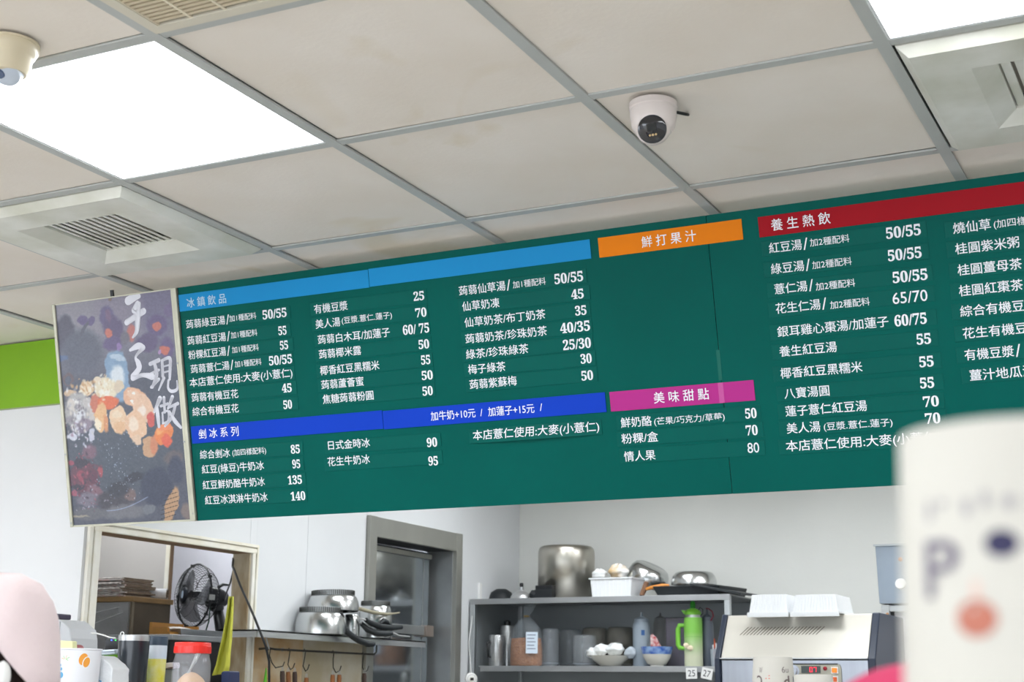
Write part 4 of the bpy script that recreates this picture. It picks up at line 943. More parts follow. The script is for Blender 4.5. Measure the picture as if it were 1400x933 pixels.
MB().lathe([(.0005, 0), (r, .003), (r, h), (.0005, h)], 36, T(x, y, RLOW)).build('body', mat('blue_grey_steel', (96, 110, 122), .4, .8), t, smooth=True)
MB().lathe([(r * 1.03, h), (r * 1.03, h + .012), (r * .5, h + .03), (.0005, h + .03)], 36, T(x, y, RLOW)).build('lid', m_black, t, smooth=True)
# bean bag
t, x, y, r, h = std('bag_of_beans', 'clear tied bag full of brown beans on the lower rack shelf', 'bag', 695, 745, 826, 6.44)
hb = at(720, 872, Y=6.44).z - RLOW; hn = at(720, 843, Y=6.44).z - RLOW
m_bean = mat('brown_beans', (184, 128, 84), .6, var=.45, scale=140, bump=.8, bscale=150, col2=(140, 88, 52))
MB().lathe([(.0005, .002), (r * .86, .002), (r * .93, .012), (r * .92, hb * .5), (r * .86, hb * .97), (.0005, hb)], 28, T(x, y, RLOW), sy=.62).build('beans', m_bean, t, smooth=True)
b = MB(); vs = []; fs = []; prof = [(r * .9, 0), (r * .97, .012), (r * .96, hb * .5), (r * .97, hb), (r * .75, hb + (hn - hb) * .45), (r * .38, hb + (hn - hb) * .85), (r * .12, hn), (r * .22, hn + (h - hn) * .3), (r * .36, h)]
seg = 40
for q, (rr, zz) in enumerate(prof):
    for k in range(seg):
        a = 2 * PI * k / seg; wv = 1 + (.05 + .05 * (q > 3) + .12 * (q > 6)) * math.sin(a * 7 + q) + .02 * math.sin(a * 13)
        vs.append((x + rr * wv * math.cos(a) + (.008 * (q - 6) if q > 6 else 0), y + rr * wv * .64 * math.sin(a), RLOW + zz + .0008))
for q in range(len(prof) - 1):
    for k in range(seg): k2 = (k + 1) % seg; fs.append((q * seg + k, q * seg + k2, (q + 1) * seg + k2, (q + 1) * seg + k))
b.add(vs, fs).build('plastic_film', mat('bag_film', (206, 218, 228), .12, alpha=.12, spec=.8, bump=.6, bscale=30), t, smooth=True)
MB().lathe([(r * .13, hn - .004), (r * .19, hn), (r * .13, hn + .004)], 16, T(x, y, RLOW), cap0=False, cap1=False).build('tie', mat('brass_tie', (170, 140, 80), .4), t)
lm = Matrix(((.97, 0, .24, x + r * .62), (0, 0, -1, y - r * .64), (0, 1, 0, RLOW + hb * .78), (0, 0, 0, 1)))
la = MB(); la.box(-.028, .028, -.05, .05, -.0003, .0007, frame((x + r * .62, y - r * .60, RLOW + hb * .80), (.42, -.9, 0), (.9, .42, 0)) ); lo_ = la.build('label', mat('white_label', (206, 218, 230), .6), t)
Lf = frame((x + r * .62 - t.location.x, y - r * .60 - t.location.y, hb * .80), (.42, -.9, 0), (.9, .42, 0))
for k in range(5): MB().box(-.022, .018 - .006 * (k % 2), .034 - .016 * k, .038 - .016 * k, .001, .0014, Lf).build('label_line', mat('label_ink', (110, 120, 140), .6), lo_, local=True)
# glass jars upside down
def jar(u0, u1, vt, Y, label, m=m_clear, sq=1):
    t, x, y, r, h = std('clear_jar', label, 'jar', u0, u1, vt, Y)
    MB().lathe([(r * .9, 0), (r * .92, h * .06), (r, h * .1), (r, h * .88), (r * .94, h * .97), (r * .8, h), (.0005, h)], 36, T(x, y, RLOW), cap0=False).build('body', m, t, smooth=True, solid=.0025)
    MB().tube([(x + r * .93 * math.cos(a), y + r * .93 * math.sin(a), RLOW + h * .08) for a in [2 * PI * k / 30 for k in range(30)]], .0018, 6, closed=True).build('rim', m_clouds, t, smooth=True)
jar(741, 765, 860, 6.48, 'slim upturned clear jar right beside the bag of beans')
jar(764, 795, 861, 6.66, 'dark upturned jar behind the short jar left of the white plate')
jar(783, 815, 869, 6.46, 'shortest upturned clear jar just left of the white plate')
jar(796, 831, 859, 6.70, 'upturned wide jar behind the white plate, left of two', mat('cloudy_jar', (160, 156, 146), .2, alpha=.35))
jar(830, 866, 858, 6.70, 'upturned wide jar behind the white plate, right of two', mat('cloudy_jar', (160, 156, 146), .2, alpha=.35))
# plate with knotted bags
t, x, y, r, h = std('white_plate', 'white bowl-like plate holding knotted white bags on the lower rack shelf', 'plate', 806, 862, 897, 6.44)
MB().lathe([(r * .45, 0), (r * .5, .003), (r * .85, h * .6), (r, h), (r * .97, h), (r * .82, h * .65), (r * .4, .006), (.0005, .006)], 40, T(x, y, RLOW)).build('body', mat('white_porcelain', (226, 224, 214), .15, coat=.5), t, smooth=True)
px_, pr_, ph_ = x, r, h
m_bagw = mat('white_plastic_bag', (234, 236, 236), .35, bump=.7, bscale=24, spec=.6)
for k, (u, v, du, dv, lab) in enumerate(((810, 893, 9, 6.5, 'leftmost knotted white bag on the white plate'), (822, 889, 11, 7.5, 'second knotted white bag on the white plate'), (841, 888, 13, 8, 'largest knotted white bag with yellowish tint on the plate'), (862, 893, 8, 7, 'translucent bluish bag at the right end of the plate'))):
    p = at(u, v, Y=6.43); s_ = 6.8 / FPX
    o = MB().blob((p.x, p.y, max(p.z, RLOW + dv * s_ + .012)), (du * s_, du * s_ * .8, dv * s_), 30, 20, .11, seed=k + 9).build('knotted_bag', m_bagw if k < 3 else mat('bluish_bag', (196, 206, 216), .3, alpha=.7, bump=.6, bscale=24), smooth=True)
    tag(o, lab, 'bag', 'knotted bags on the plate')
# squeeze bottles
def bottle(u0, u1, vs_, vt, Y, label, m, cap=None):
    t, x, y, r, h = std('squeeze_bottle', label, 'bottle', u0, u1, vt, Y); hs = at((u0 + u1) / 2, vs_, Y=Y).z - RLOW
    MB().lathe([(.0005, 0), (r * .95, .001), (r, .006), (r, hs * .92), (r * .9, hs), (r * .8, hs + .001), (.0005, hs + .001)], 32, T(x, y, RLOW)).build('body', m, t, smooth=True)
    MB().lathe([(r * .82, hs), (r * .82, hs + (h - hs) * .35), (r * .5, hs + (h - hs) * .5), (r * .2, hs + (h - hs) * .6), (r * .1, h), (.0005, h)], 28, T(x, y, RLOW)).build('nozzle_cap', cap or m, t, smooth=True); return t, x, y, r, h, hs
t, x, y, r, h, hs = bottle(865, 889, 852, 838, 6.47, 'pale grey squeeze bottle left of the blue rimmed bowl', m_frost)
MB().box(-.008, .008, -.012, .012, 0, .001, frame((x + r * .5, y - r * .88, RLOW + h * .62), (.5, -.87, 0), (.87, .5, 0))).build('sticker', mat('blue_sticker', (40, 84, 140), .5), t)
bottle(893, 912, 850, 838, 6.68, 'darker grey squeeze bottle behind the blue rimmed bowl', mat('frosted_dark', (150, 152, 154), .4, alpha=.85))
t, x, y, r, h, hs = bottle(958, 975, 851, 833, 6.50, 'squeeze bottle with red cap loop behind the green flask', mat('frosted_dark2', (92, 100, 112), .4))
MB().tube([(x, y, RLOW + h), (x + .012, y - .01, RLOW + h), (x + .030, y - .012, RLOW + h - .014), (x + .034, y - .012, RLOW + h - .034), (x + .022, y - .01, RLOW + h - .052), (x + .008, y - .01, RLOW + hs)], .0028, 8).build('red_strap', mat('dark_red_plastic', (132, 22, 44), .4), t, smooth=True)
MB().lathe([(.0005, -.002), (.005, -.002), (.005, .004), (.0005, .005)], 12, T(x, y, RLOW + h)).build('red_tip', mat('dark_red_plastic', (132, 22, 44), .4), t)
# clear box, sticks
x0, x1 = at(912, 900, Y=6.56).x, at(939, 900, Y=6.56).x; zt = at(925, 846, Y=6.56).z
t = thing('clear_box', 'tall clear plastic box left of the green flask', 'box', ((x0 + x1) / 2, 6.56, RLOW))
for a in (MB().box(x0, x1, 6.55, 6.552, RLOW, zt), MB().box(x0, x1, 6.64, 6.642, RLOW, zt), MB().box(x0, x0 + .002, 6.552, 6.64, RLOW, zt), MB().box(x1 - .002, x1, 6.552, 6.64, RLOW, zt)): a.build('side', mat('violet_clear', (156, 150, 168), .2, alpha=.4), t)
MB().box(x0 - .003, x1 + .003, 6.547, 6.645, zt, zt + .005).build('lid_rim', mat('dark_rim', (60, 60, 70), .4), t)
t, x, y, r, h = std('straw_cup', 'small clear cup of utensils at the right end of the lower rack shelf', 'cup', 971, 984, 888, 6.44)
MB().lathe([(r * .8, 0), (r, h)], 24, T(x, y, RLOW), cap1=False).build('cup', m_clouds, t, smooth=True)
for k, (dx, c, hh_) in enumerate(((-.008, (220, 222, 226), 1.25), (.0, (210, 96, 60), 1.6), (.007, (226, 228, 232), 1.35), (.003, (120, 130, 150), 1.1))):
    MB().tube([(x + dx * .6, y, RLOW + .002), (x + dx, y - .004, RLOW + h * hh_)], .003, 8).build('utensil', mat('utensil_%d' % k if 0 else ['pale_utensil', 'orange_utensil', 'white_utensil', 'grey_utensil'][k], c, .4), t)
# bowl
t, x, y, r, h = std('porcelain_bowl', 'white porcelain bowl with blue painted rim on the lower rack shelf', 'bowl', 876, 920, 885, 6.43)
prof = [(r * .42, 0), (r * .42, .006), (r * .62, .012), (r * .84, h * .45), (r * .93, h * .72), (r, h), (r * .97, h), (r * .88, h * .7), (r * .5, .016), (.0005, .012)]
MB().lathe(prof, 44, T(x, y, RLOW)).build('body', mat('white_porcelain', (226, 224, 214), .15, coat=.5), t, smooth=True)
MB().lathe([(r * .905, h * .62), (r * .94, h * .74), (r * 1.005, h * 1.005), (r * .965, h * 1.005)], 44, T(x, y, RLOW), cap0=False, cap1=False).build('blue_rim', mat('cobalt_glaze', (44, 88, 178), .15, var=.5, scale=30, coat=.5, col2=(150, 180, 222)), t, smooth=True)
p = at(897, 886, Y=6.44)
tag(MB().add([(p.x - .026, 6.44, p.z - .03), (p.x + .03, 6.44, p.z - .03), (p.x + .028, 6.43, p.z + .008), (p.x + .006, 6.432, p.z + .045), (p.x - .014, 6.432, p.z + .062), (p.x - .024, 6.43, p.z + .055), (p.x - .02, 6.46, p.z + .01), (p.x + .02, 6.46, p.z + .0)],
    [(0, 1, 2, 3, 4, 5), (5, 4, 6), (4, 3, 7, 6), (3, 2, 7), (2, 1, 7), (1, 0, 6, 7), (0, 5, 6)]).build('red_packet', mat('red_foil', (186, 34, 46), .3, var=.5, scale=60, col2=(226, 214, 214))), 'red and white foil packet standing in the blue rimmed bowl', 'packet')
# green flask
t, x, y, r, h = std('green_flask', 'green to cream insulated flask with side handle on the lower rack shelf', 'flask', 935, 960, 845, 6.44)
mg = bpy.data.materials.new('green_cream_enamel'); mg.use_nodes = True; nt = mg.node_tree; bs = nt.nodes['Principled BSDF']; bs.inputs['Roughness'].default_value = .4
tc = nt.nodes.new('ShaderNodeTexCoord'); sp = nt.nodes.new('ShaderNodeSeparateXYZ'); mr = nt.nodes.new('ShaderNodeMapRange'); cr = nt.nodes.new('ShaderNodeValToRGB')
nt.links.new(tc.outputs['Object'], sp.inputs[0]); nt.links.new(sp.outputs[2], mr.inputs[0]); mr.inputs[1].default_value = h * .2; mr.inputs[2].default_value = h * .7; nt.links.new(mr.outputs[0], cr.inputs[0]); nt.links.new(cr.outputs[0], bs.inputs['Base Color'])
cr.color_ramp.elements[0].color = (*lin((222, 226, 196)), 1); cr.color_ramp.elements[1].color = (*lin((126, 190, 78)), 1)
MB().lathe([(.0005, 0), (r * .94, 0), (r, .004), (r, h * .9), (r * .96, h), (.0005, h)], 40, T(x, y, RLOW)).build('body', mg, t, smooth=True)
mgr = mat('lime_green_plastic', (120, 192, 62), .4); mgd = mat('leaf_green_plastic', (50, 150, 46), .4)
MB().lathe([(r * .8, h), (r * .8, h + .012), (r * .7, h + .012)], 36, T(x, y, RLOW)).build('neck_ring', m_steel, t, smooth=True)
MB().lathe([(r * .86, h + .012), (r * .9, h + .022), (r * .7, h + .035), (r * .3, h + .042), (.0005, h + .042)], 36, T(x, y, RLOW)).build('lid', mgr, t, smooth=True)
MB().lathe([(r * .3, h + .04), (r * .28, h + .066), (r * .18, h + .074), (.0005, h + .075)], 24, T(x, y, RLOW)).build('spout_cap', mgd, t, smooth=True)
MB().prism([(-r * 1.25, .034), (-r * .6, .03), (-r * .5, .014), (-r * .95, .016)], -.012, .012, Matrix(((1, 0, 0, x), (0, 0, 1, y), (0, 1, 0, RLOW + h), (0, 0, 0, 1)))).build('pour_lip', mgr, t)
MB().tube([(x + r * .6, y - .005, RLOW + h + .028), (x + r * .9, y - .008, RLOW + h + .046), (x + r * 1.2, y - .008, RLOW + h + .036), (x + r * 1.2, y - .008, RLOW + h + .018), (x + r * .9, y - .006, RLOW + h + .008)], .0022, 8).build('carry_loop', m_black, t, smooth=True)
MB().tube([(x - r * .85, y - .012, RLOW + h * .84), (x - r * 1.45, y - .016, RLOW + h * .84), (x - r * 1.62, y - .016, RLOW + h * .76), (x - r * 1.62, y - .016, RLOW + h * .44), (x - r * 1.45, y - .016, RLOW + h * .38), (x - r * .9, y - .012, RLOW + h * .36)], [.009, .0105, .0115, .0115, .0105, .008], 12).build('side_handle', mgr, t, smooth=True)
MB().lathe([(r * 1.004, h * .6), (r * 1.008, h * .602), (r * 1.004, h * .604)], 40, T(x, y, RLOW), cap0=False, cap1=False).build('seam', mgd, t)
MB().blob((x - r * .45, y - r - .004, RLOW + h * .42), (.013, .006, .010), noise=.2, seed=3).blob((x + r * .02, y - r - .004, RLOW + h * .37), (.013, .006, .010), noise=.2, seed=5).build('cream_charm', mat('cream_rubber', (226, 212, 184), .5), t, smooth=True)
# number tags
for s_, u, v, rot, lab in (('25', 945.5, 921, .03, 'white paper tag reading 25 on the lower rack lip'), ('27', 966.5, 921.5, -.2, 'white paper tag reading 27 on the lower rack lip, tilted')):
    p = at(u, v, Y=RY + .012); t = thing('number_tag', lab, 'tag', p); F_ = frame(p, (0, -1, 0), (math.cos(rot), 0, math.sin(rot)))
    o = MB().box(-.026, .026, -.024, .024, 0, .001, F_).build('card', m_white, t)
    Fl = frame((0, 0, 0), (0, -1, 0), (math.cos(rot), 0, math.sin(rot)))
    text(s_, o, mat('black_ink', (30, 32, 40), .7), -.017, .017, 0, inkh=.028, z=.0012, bold=0, M=Fl)

# ---- on top of the rack
TZ = RTOP
t, x, y, r, h = std('stock_pot', 'big upturned aluminium stock pot on top of the rack', 'pot', 736, 813, 748, 6.60, TZ)
MB().lathe([(r, 0), (r * 1.0, h * .84), (r * .985, h * .91), (r * .95, h * .965), (r * .88, h * .995), (r * .78, h), (.0005, h)], 56, T(x, y, TZ), cap0=False).build('body', mat('worn_aluminium', (196, 192, 182), .3, 1, var=.25, scale=3, stretch=(1, 1, .25)), t, smooth=True, solid=.002)
t, x, y, r, h = std('black_pan_lid', 'domed black lid lying at the left end of the rack top', 'lid', 668, 703, 806, 6.62, TZ)
MB().lathe([(r, 0), (r * .98, h * .3), (r * .8, h * .75), (r * .4, h), (.0005, h)], 36, T(x, y, TZ)).build('dome', m_blackrub, t, smooth=True)
MB().tube([(x - r * .95, y, TZ + .006), (x - r * 1.4, y - .02, TZ + .012), (x - r * 1.75, y - .03, TZ + .016)], .003, 8).build('handle', m_black, t)
t, x, y, r, h = std('pot_lid', 'steel pot lid with a knob on the rack top', 'lid', 698, 728, 808, 6.46, TZ)
MB().lathe([(r, 0), (r, h * .25), (r * .8, h * .6), (r * .35, h), (.0005, h)], 40, T(x, y, TZ + .001)).build('dome', m_steel, t, smooth=True)
MB().lathe([(.006, h), (.008, h + .018), (.010, h + .024), (.009, h + .036), (.0005, h + .038)], 24, T(x, y, TZ)).build('knob', m_black, t, smooth=True)
MB().lathe([(.011, h), (.012, h + .016), (.007, h + .018)], 24, T(x, y, TZ), cap0=False, cap1=False).build('knob_collar', m_steel, t, smooth=True)
x0, x1 = at(734, 810, Y=6.44).x, at(757, 810, Y=6.44).x; zt = at(745, 801, Y=6.44).z
t = thing('black_box', 'small black ridged box in front of the stock pot', 'box', ((x0 + x1) / 2, 6.45, TZ))
MB().box(x0, x1, 6.42, 6.48, TZ, zt).build('case', m_black, t, bevel=.003)
for k in range(6): MB().box(x0 + .002, x1 - .002, 6.417, 6.42, TZ + .006 + k * .007, TZ + .009 + k * .007).build('ridge', mat('ridge_grey', (46, 50, 54), .5), t)
tag(MB().blob((x0 - .022, 6.45, TZ + .022), (.022, .02, .021), 16, 10, .12, seed=8).build('black_clip', m_blackrub, smooth=True), 'small black rubber piece left of the black ridged box', 'clip')
# foam crate
def crate(name, label, u0, u1, vt, Y, zb, flip=False, depth=.16, ribs=10, taper=.9, rim=.006, h=None, zoff=0):
    x0, x1 = at(u0, (vt + 20), Y=Y).x, at(u1, vt + 20, Y=Y).x; h = h or at((u0 + u1) / 2, vt, Y=Y).z - zb
    t = thing(name, label, 'tray', ((x0 + x1) / 2, Y + depth / 2, zb)); W_ = (x1 - x0) / 2; D_ = depth / 2
    zz = lambda z: (h - z) if flip else z
    vs = []; fs = []
    L_ = [(taper, 0), (taper, .0005), (.97, h - rim), (1.04, h - rim), (1.04, h), (.93, h), (taper - .05, .006)]
    for s, z in L_: vs += [(-W_ * s, -D_ * s, zz(z)), (W_ * s, -D_ * s, zz(z)), (W_ * s, D_ * s, zz(z)), (-W_ * s, D_ * s, zz(z))]
    fs = [(3, 2, 1, 0), tuple(len(vs) - 4 + k for k in range(4))]
    for k in range(len(L_) - 1):
        for q in range(4): fs.append((k * 4 + q, k * 4 + (q + 1) % 4, k * 4 + 4 + (q + 1) % 4, k * 4 + 4 + q))
    MB().add(vs, fs).build('shell', m_foam, t, local=True, bevel=.0025)
    rb = MB()
    for k in range(ribs):
        f_ = -0.9 + 1.8 * k / (ribs - 1)
        a0, a1 = W_ * taper * f_, W_ * .97 * f_; z0, z1 = zz(.004), zz(h - rim)
        for sgn in (-1, 1):
            y0, y1 = sgn * D_ * taper, sgn * D_ * .97
            rb.tube([(a0, y0, z0), (a1, y1, z1)], .0022, 6)
            rb.tube([(sgn * W_ * taper, D_ * taper * f_, z0), (sgn * W_ * .97, D_ * .97 * f_, z1)], .0022, 6)
    rb.build('ribs', m_foam, t, local=True, smooth=True)
    return t, (x0 + x1) / 2, W_, h
t, xc, W_, h = crate('foam_crate', 'white ribbed foam crate of knotted bags beside the stock pot', 806, 864, 790, 6.42, TZ)
for k, (u, v, du, dv, lab) in enumerate(((820, 786, 11, 7, 'low white bag at the left of the foam crate'), (845, 782, 14, 10, 'tall white bag with tan stain at the right of the foam crate'))):
    p = at(u, v, Y=6.49); s_ = 6.85 / FPX
    tag(MB().blob((p.x, p.y, p.z), (du * s_, du * s_ * .7, dv * s_), 30, 20, .12, seed=k + 20).build('knotted_bag', m_bagw if k == 0 else mat('stained_white_bag', (232, 230, 226), .4, var=.3, scale=18, bump=.7, bscale=24, col2=(206, 176, 130)), smooth=True), lab, 'bag')
# tilted pan
def pan2(label, u, v, du, hgt, Y, tilt, zoff=None):
    p = at(u, v, Y=Y); dep = (p - Vector((0, 0, EYE))).dot(FWD); r = du / 2 / FPX * dep
    t = thing('aluminium_pan', label, 'pan', p); t.rotation_euler = tilt
    MB().lathe([(r, 0), (r, .004), (r * .985, hgt * .35), (r * .92, hgt * .7), (r * .8, hgt * .93), (r * .68, hgt), (.0005, hgt)], 48, cap0=False).build('body', m_alu, t, smooth=True, local=True, solid=.0016)
    MB().lathe([(r * 1.02, -.001), (r * 1.025, .002), (r * 1.0, .004)], 48, cap0=False, cap1=False).build('rim', m_alu, t, local=True)
    return t, p, r
t, p, r = pan2('tilted upturned aluminium pan with a broken wooden handle on the rack top', 883, 797, 58, .085, 6.68, (.1, math.radians(27), 0))
q0, q1, q2 = at(884, 797, Y=6.49), at(880, 808, Y=6.47), at(877, 815, Y=6.46)
MB().tube([q0, q1, q2], [.012, .013, .011], 12).build('wooden_handle', mat('grimy_wood', (120, 84, 60), .7, var=.3, scale=30), t).location = (0, 0, 0)
hd = t.children[-1]; hd.parent = None; hd.data.transform(Matrix.Translation(t.location)); bpy.context.view_layer.update(); hd.data.transform((Matrix.Translation(t.location) @ t.rotation_euler.to_matrix().to_4x4()).inverted()); hd.parent = t
t, p, r = pan2('low upturned aluminium pan on the black tray at the rack top right', 949, 801, 62, .062, 6.62, (0, 0, 0))
ztray = p.z
t = thing('orange_handle_knife', 'orange handled tool lying against the tilted pan', 'tool', at(900, 804, Y=6.46))
MB().tube([at(884, 806, Y=6.47), at(890, 804, Y=6.46), at(905, 801, Y=6.46), at(915, 801, Y=6.47)], [.007, .009, .009, .007], 12).build('handle', mat('orange_wood', (206, 134, 54), .45), t, smooth=True)
MB().tube([at(915, 801, Y=6.47), at(935, 803, Y=6.5)], .003, 8).build('shank', m_steel, t)
t = thing('black_tray', 'black baking tray lying on the rack top under the low pan', 'tray', at(940, 808, Y=6.55))
xa_, xb_ = at(897, 808, Y=6.45).x, at(985, 808, Y=6.45).x
MB().add([(xa_ + .02, 6.42, TZ), (xb_, 6.42, TZ), (xb_, 6.8, TZ), (xa_ + .02, 6.8, TZ), (xa_, 6.40, ztray - .016), (xb_ + .01, 6.40, ztray - .016), (xb_ + .01, 6.82, ztray - .005), (xa_, 6.82, ztray - .005)], [(3, 2, 1, 0), (4, 5, 6, 7), (0, 1, 5, 4), (1, 2, 6, 5), (2, 3, 7, 6), (3, 0, 4, 7)]).build('tray', m_blackrub, t, bevel=.003)
t = thing('black_griddle', 'second black tray sloping off the right end of the rack top', 'tray', at(975, 803, Y=6.44))
a, b = at(945, 798, Y=6.40), at(1014, 812, Y=6.40)
MB().add([(a.x, 6.38, a.z), (b.x, 6.38, b.z + .004), (b.x, 6.7, b.z + .012), (a.x, 6.7, a.z), (a.x, 6.38, a.z - .010), (b.x, 6.38, b.z - .008), (b.x, 6.7, b.z + .004), (a.x, 6.7, a.z - .012)], [(0, 1, 2, 3), (7, 6, 5, 4), (0, 4, 5, 1), (1, 5, 6, 2), (2, 6, 7, 3), (3, 7, 4, 0)]).build('tray', m_blackrub, t, bevel=.002)
# white bracket and timer left of the rack
p = at(656, 810, X=X_S + .006); 
tag(MB().box(X_S, X_S + .012, p.y - .012, p.y + .012, at(656, 822, X=X_S).z, at(656, 798, X=X_S).z).build('wall_bracket', m_white, bevel=.002), 'small white bracket on the wall above the rack left end', 'bracket')
p = at(644, 929, X=-3.33); t = thing('kitchen_timer', 'round white timer hanging on a cord beside the rack', 'timer', p)
Ft = frame(p, (.75, -.65, 0), (0, 0, 1)); r = 8.6 / FPX * 7
MB().lathe([(.0005, -.008), (r * .9, -.008), (r, -.002), (r * .98, .006), (r * .8, .010), (.0005, .010)], 36, Ft).build('case', m_white, t, smooth=True)
MB().lathe([(r * .42, .0102), (r * .42, .012), (.0005, .012)], 24, Ft).build('centre', mat('ivory', (220, 220, 210), .4), t)
MB().box(-r * .2, r * .2, -r * .28, r * .28, .0121, .0135, Ft).build('display', m_black, t)
for k in range(16):
    a = 2 * PI * k / 16; MB().box(-r * .07, r * .07, -r * .03, r * .03, .0096, .0112, Ft @ Matrix.Rotation(a, 4, 'Z') @ T(r * .68, 0, 0)).build('tick', m_black, t)
MB().tube([p + Vector((0, 0, r)), at(641, 880, X=-3.36), at(645, 850, X=-3.385), at(647, 825, X=-3.395)], .002, 8).build('cord', m_white, t)

# ================= sealing machine with trays =================
MY = 5.45; mzt = at(1090, 841, Y=MY + .10).z; mzm = at(1090, 901, Y=MY).z
mx0, mx1 = at(985, 880, Y=MY).x, at(1186, 880, Y=MY).x
t = thing('steel_machine', 'cream and steel counter machine with slanted vents and red digits below two foam trays', 'machine', ((mx0 + mx1) / 2, MY + .25, mzt - .9 + .05))
MB_ = mat('cream_steel', (216, 212, 202), .3, .3, var=.06, scale=2)
mst = mat('brushed_front_steel', (168, 172, 180), .3, .9, var=.15, scale=3, stretch=(6, 1, .5)); mnav = mat('navy_black_plastic', (26, 38, 58), .35)
zb = .90
pr = [(MY + .10, mzt), (MY + .5, mzt), (MY + .5, zb), (MY, zb), (MY, mzm)]
PM = Matrix(((0, 0, 1, 0), (1, 0, 0, 0), (0, 1, 0, 0), (0, 0, 0, 1)))
MB().prism([(MY + .10, mzt), (MY + .5, mzt), (MY + .5, mzm), (MY, mzm)], mx0, mx1, PM).build('hood', MB_, t, bevel=.002)
MB().prism([(MY + .004, mzm - .004), (MY + .5, mzm - .004), (MY + .5, zb), (MY + .02, zb)], mx0, mx1, PM).build('front_body', mst, t, bevel=.003)
for a, b in ((mx0 - .022, mx0 - .001), (mx1 + .001, mx1 + .03)):
    MB().prism([(MY + .092, mzt + .004), (MY + .5, mzt + .004), (MY + .5, zb), (MY + .004, zb), (MY - .012, mzm)], a, b, PM).build('side_cheek', mnav, t, bevel=.004)
MB().prism([(MY - .012, mzm + .002), (MY + .0, mzm + .004), (MY, mzm - .002), (MY - .012, mzm - .001)], mx0, mx1, PM).build('seam_trim', m_steel, t)
sl = Vector((0, .10, mzt - mzm)); n_ = Vector((0, -sl.z, sl.y)).normalized(); k_ = 0
Fh = frame((0, MY, mzm), n_, (1, 0, 0))      # hood face: x along width, y up the slope
SLn = sl.length
xa, xb = at(1012, 865, Y=MY + .05).x, at(1116, 865, Y=MY + .05).x
for k in range(23):
    x = xa + (xb - xa) * k / 22; y0, y1 = SLn * .54, SLn * .72
    MB().add([Fh @ Vector(q) for q in ((x - .004, y0, .0006), (x - .0005, y0, .0006), (x + .028, y1, .0006), (x + .0245, y1, .0006), (x - .004, y0, -.0005), (x - .0005, y0, -.0005), (x + .028, y1, -.0005), (x + .0245, y1, -.0005))],
             [(0, 1, 2, 3), (7, 6, 5, 4), (0, 4, 5, 1), (1, 5, 6, 2), (2, 6, 7, 3), (3, 7, 4, 0)]).build('vent_slot', mat('slot_brown', (84, 72, 58), .8), t)
# control panel
cx0, cx1 = at(1060, 915, Y=MY).x, at(1150, 915, Y=MY).x; cz1 = at(1100, 908, Y=MY).z; 
def F1(x, y, z): return frame((x, y, z), (0, -1, .0), (1, 0, 0))
MB().prism([(cx0, cz1 - .16), (cx1, cz1 - .16), (cx1, cz1 - .015), (cx1 - .004, cz1 - .005), (cx1 - .015, cz1), (cx0, cz1)], -(MY + .004), -(MY - .0015), Matrix(((1, 0, 0, 0), (0, 0, -1, 0), (0, 1, 0, 0), (0, 0, 0, 1)))).build('control_panel', mat('greige_plate', (176, 174, 160), .5), t)
MB().box(cx0, cx1 - .012, MY - .003, MY - .001, cz1 - .003, cz1 + .001).build('panel_shadow_gap', m_black, t)
a, b = at(1095.5, 911, Y=MY - .002), at(1122, 921, Y=MY - .002)
MB().box(a.x, b.x, MY - .004, MY - .0015, b.z, a.z).build('display', mat('display_dark', (52, 62, 60), .3), t)
w_ = b.x - a.x
seg7 = {'0': 'abcdef', '7': 'abc'}
m_led = mat('red_led', (255, 24, 60), .4, emis=2.2)
def digit(ch, x, z, W, Hh):
    m = MB(); th = W * .2
    R_ = dict(a=(0, Hh - th, W, Hh), d=(0, 0, W, th), g=(0, Hh / 2 - th / 2, W, Hh / 2 + th / 2), b=(W - th, Hh / 2, W, Hh), c=(W - th, 0, W, Hh / 2), e=(0, 0, th, Hh / 2), f=(0, Hh / 2, th, Hh))
    for s in seg7[ch]: x0, z0, x1, z1 = R_[s]; m.box(x + x0 + .0005, x + x1 - .0005, MY - .0052, MY - .004, z + z0 + .0005, z + z1 - .0005)
    m.build('led_digit', m_led, t)
hh = (a.z - b.z); digit('0', a.x + w_ * .44, b.z + hh * .16, w_ * .15, hh * .66); digit('7', a.x + w_ * .64, b.z + hh * .16, w_ * .15, hh * .66)
p = at(1128, 914.5, Y=MY - .004); MB().lathe([(.0005, 0), (.0075, 0), (.0075, .004), (.005, .007), (.0005, .008)], 20, F1(p.x, MY - .0015, p.z)).build('red_lamp', mat('red_lens', (150, 26, 44), .15), t, smooth=True)
for k, (v, c) in enumerate(((917, (250, 134, 34)), (929.5, (222, 92, 20)))):
    p = at(1141, v, Y=MY - .004); MB().box(p.x - .013, p.x + .013, MY - .005, MY - .001, p.z - .012, p.z + .012).build('button_bezel', m_white, t, bevel=.001)
    MB().box(p.x - .0092, p.x + .0092, MY - .009, MY - .004, p.z - .0085, p.z + .0085).build('orange_button', mat('orange_key%s' % ('' if k else '_lit'), c, .35, emis=0 if k else .25), t, bevel=.002)
p = at(1083, 918, Y=MY - .02); MB().lathe([(.0225, 0), (.0225, .002), (.0175, .003), (.0165, .022), (.014, .024), (.0005, .024)], 30, F1(p.x, MY - .0015, p.z)).build('knob', mat('pale_blue_grey_knob', (186, 192, 206), .4), t, smooth=True)
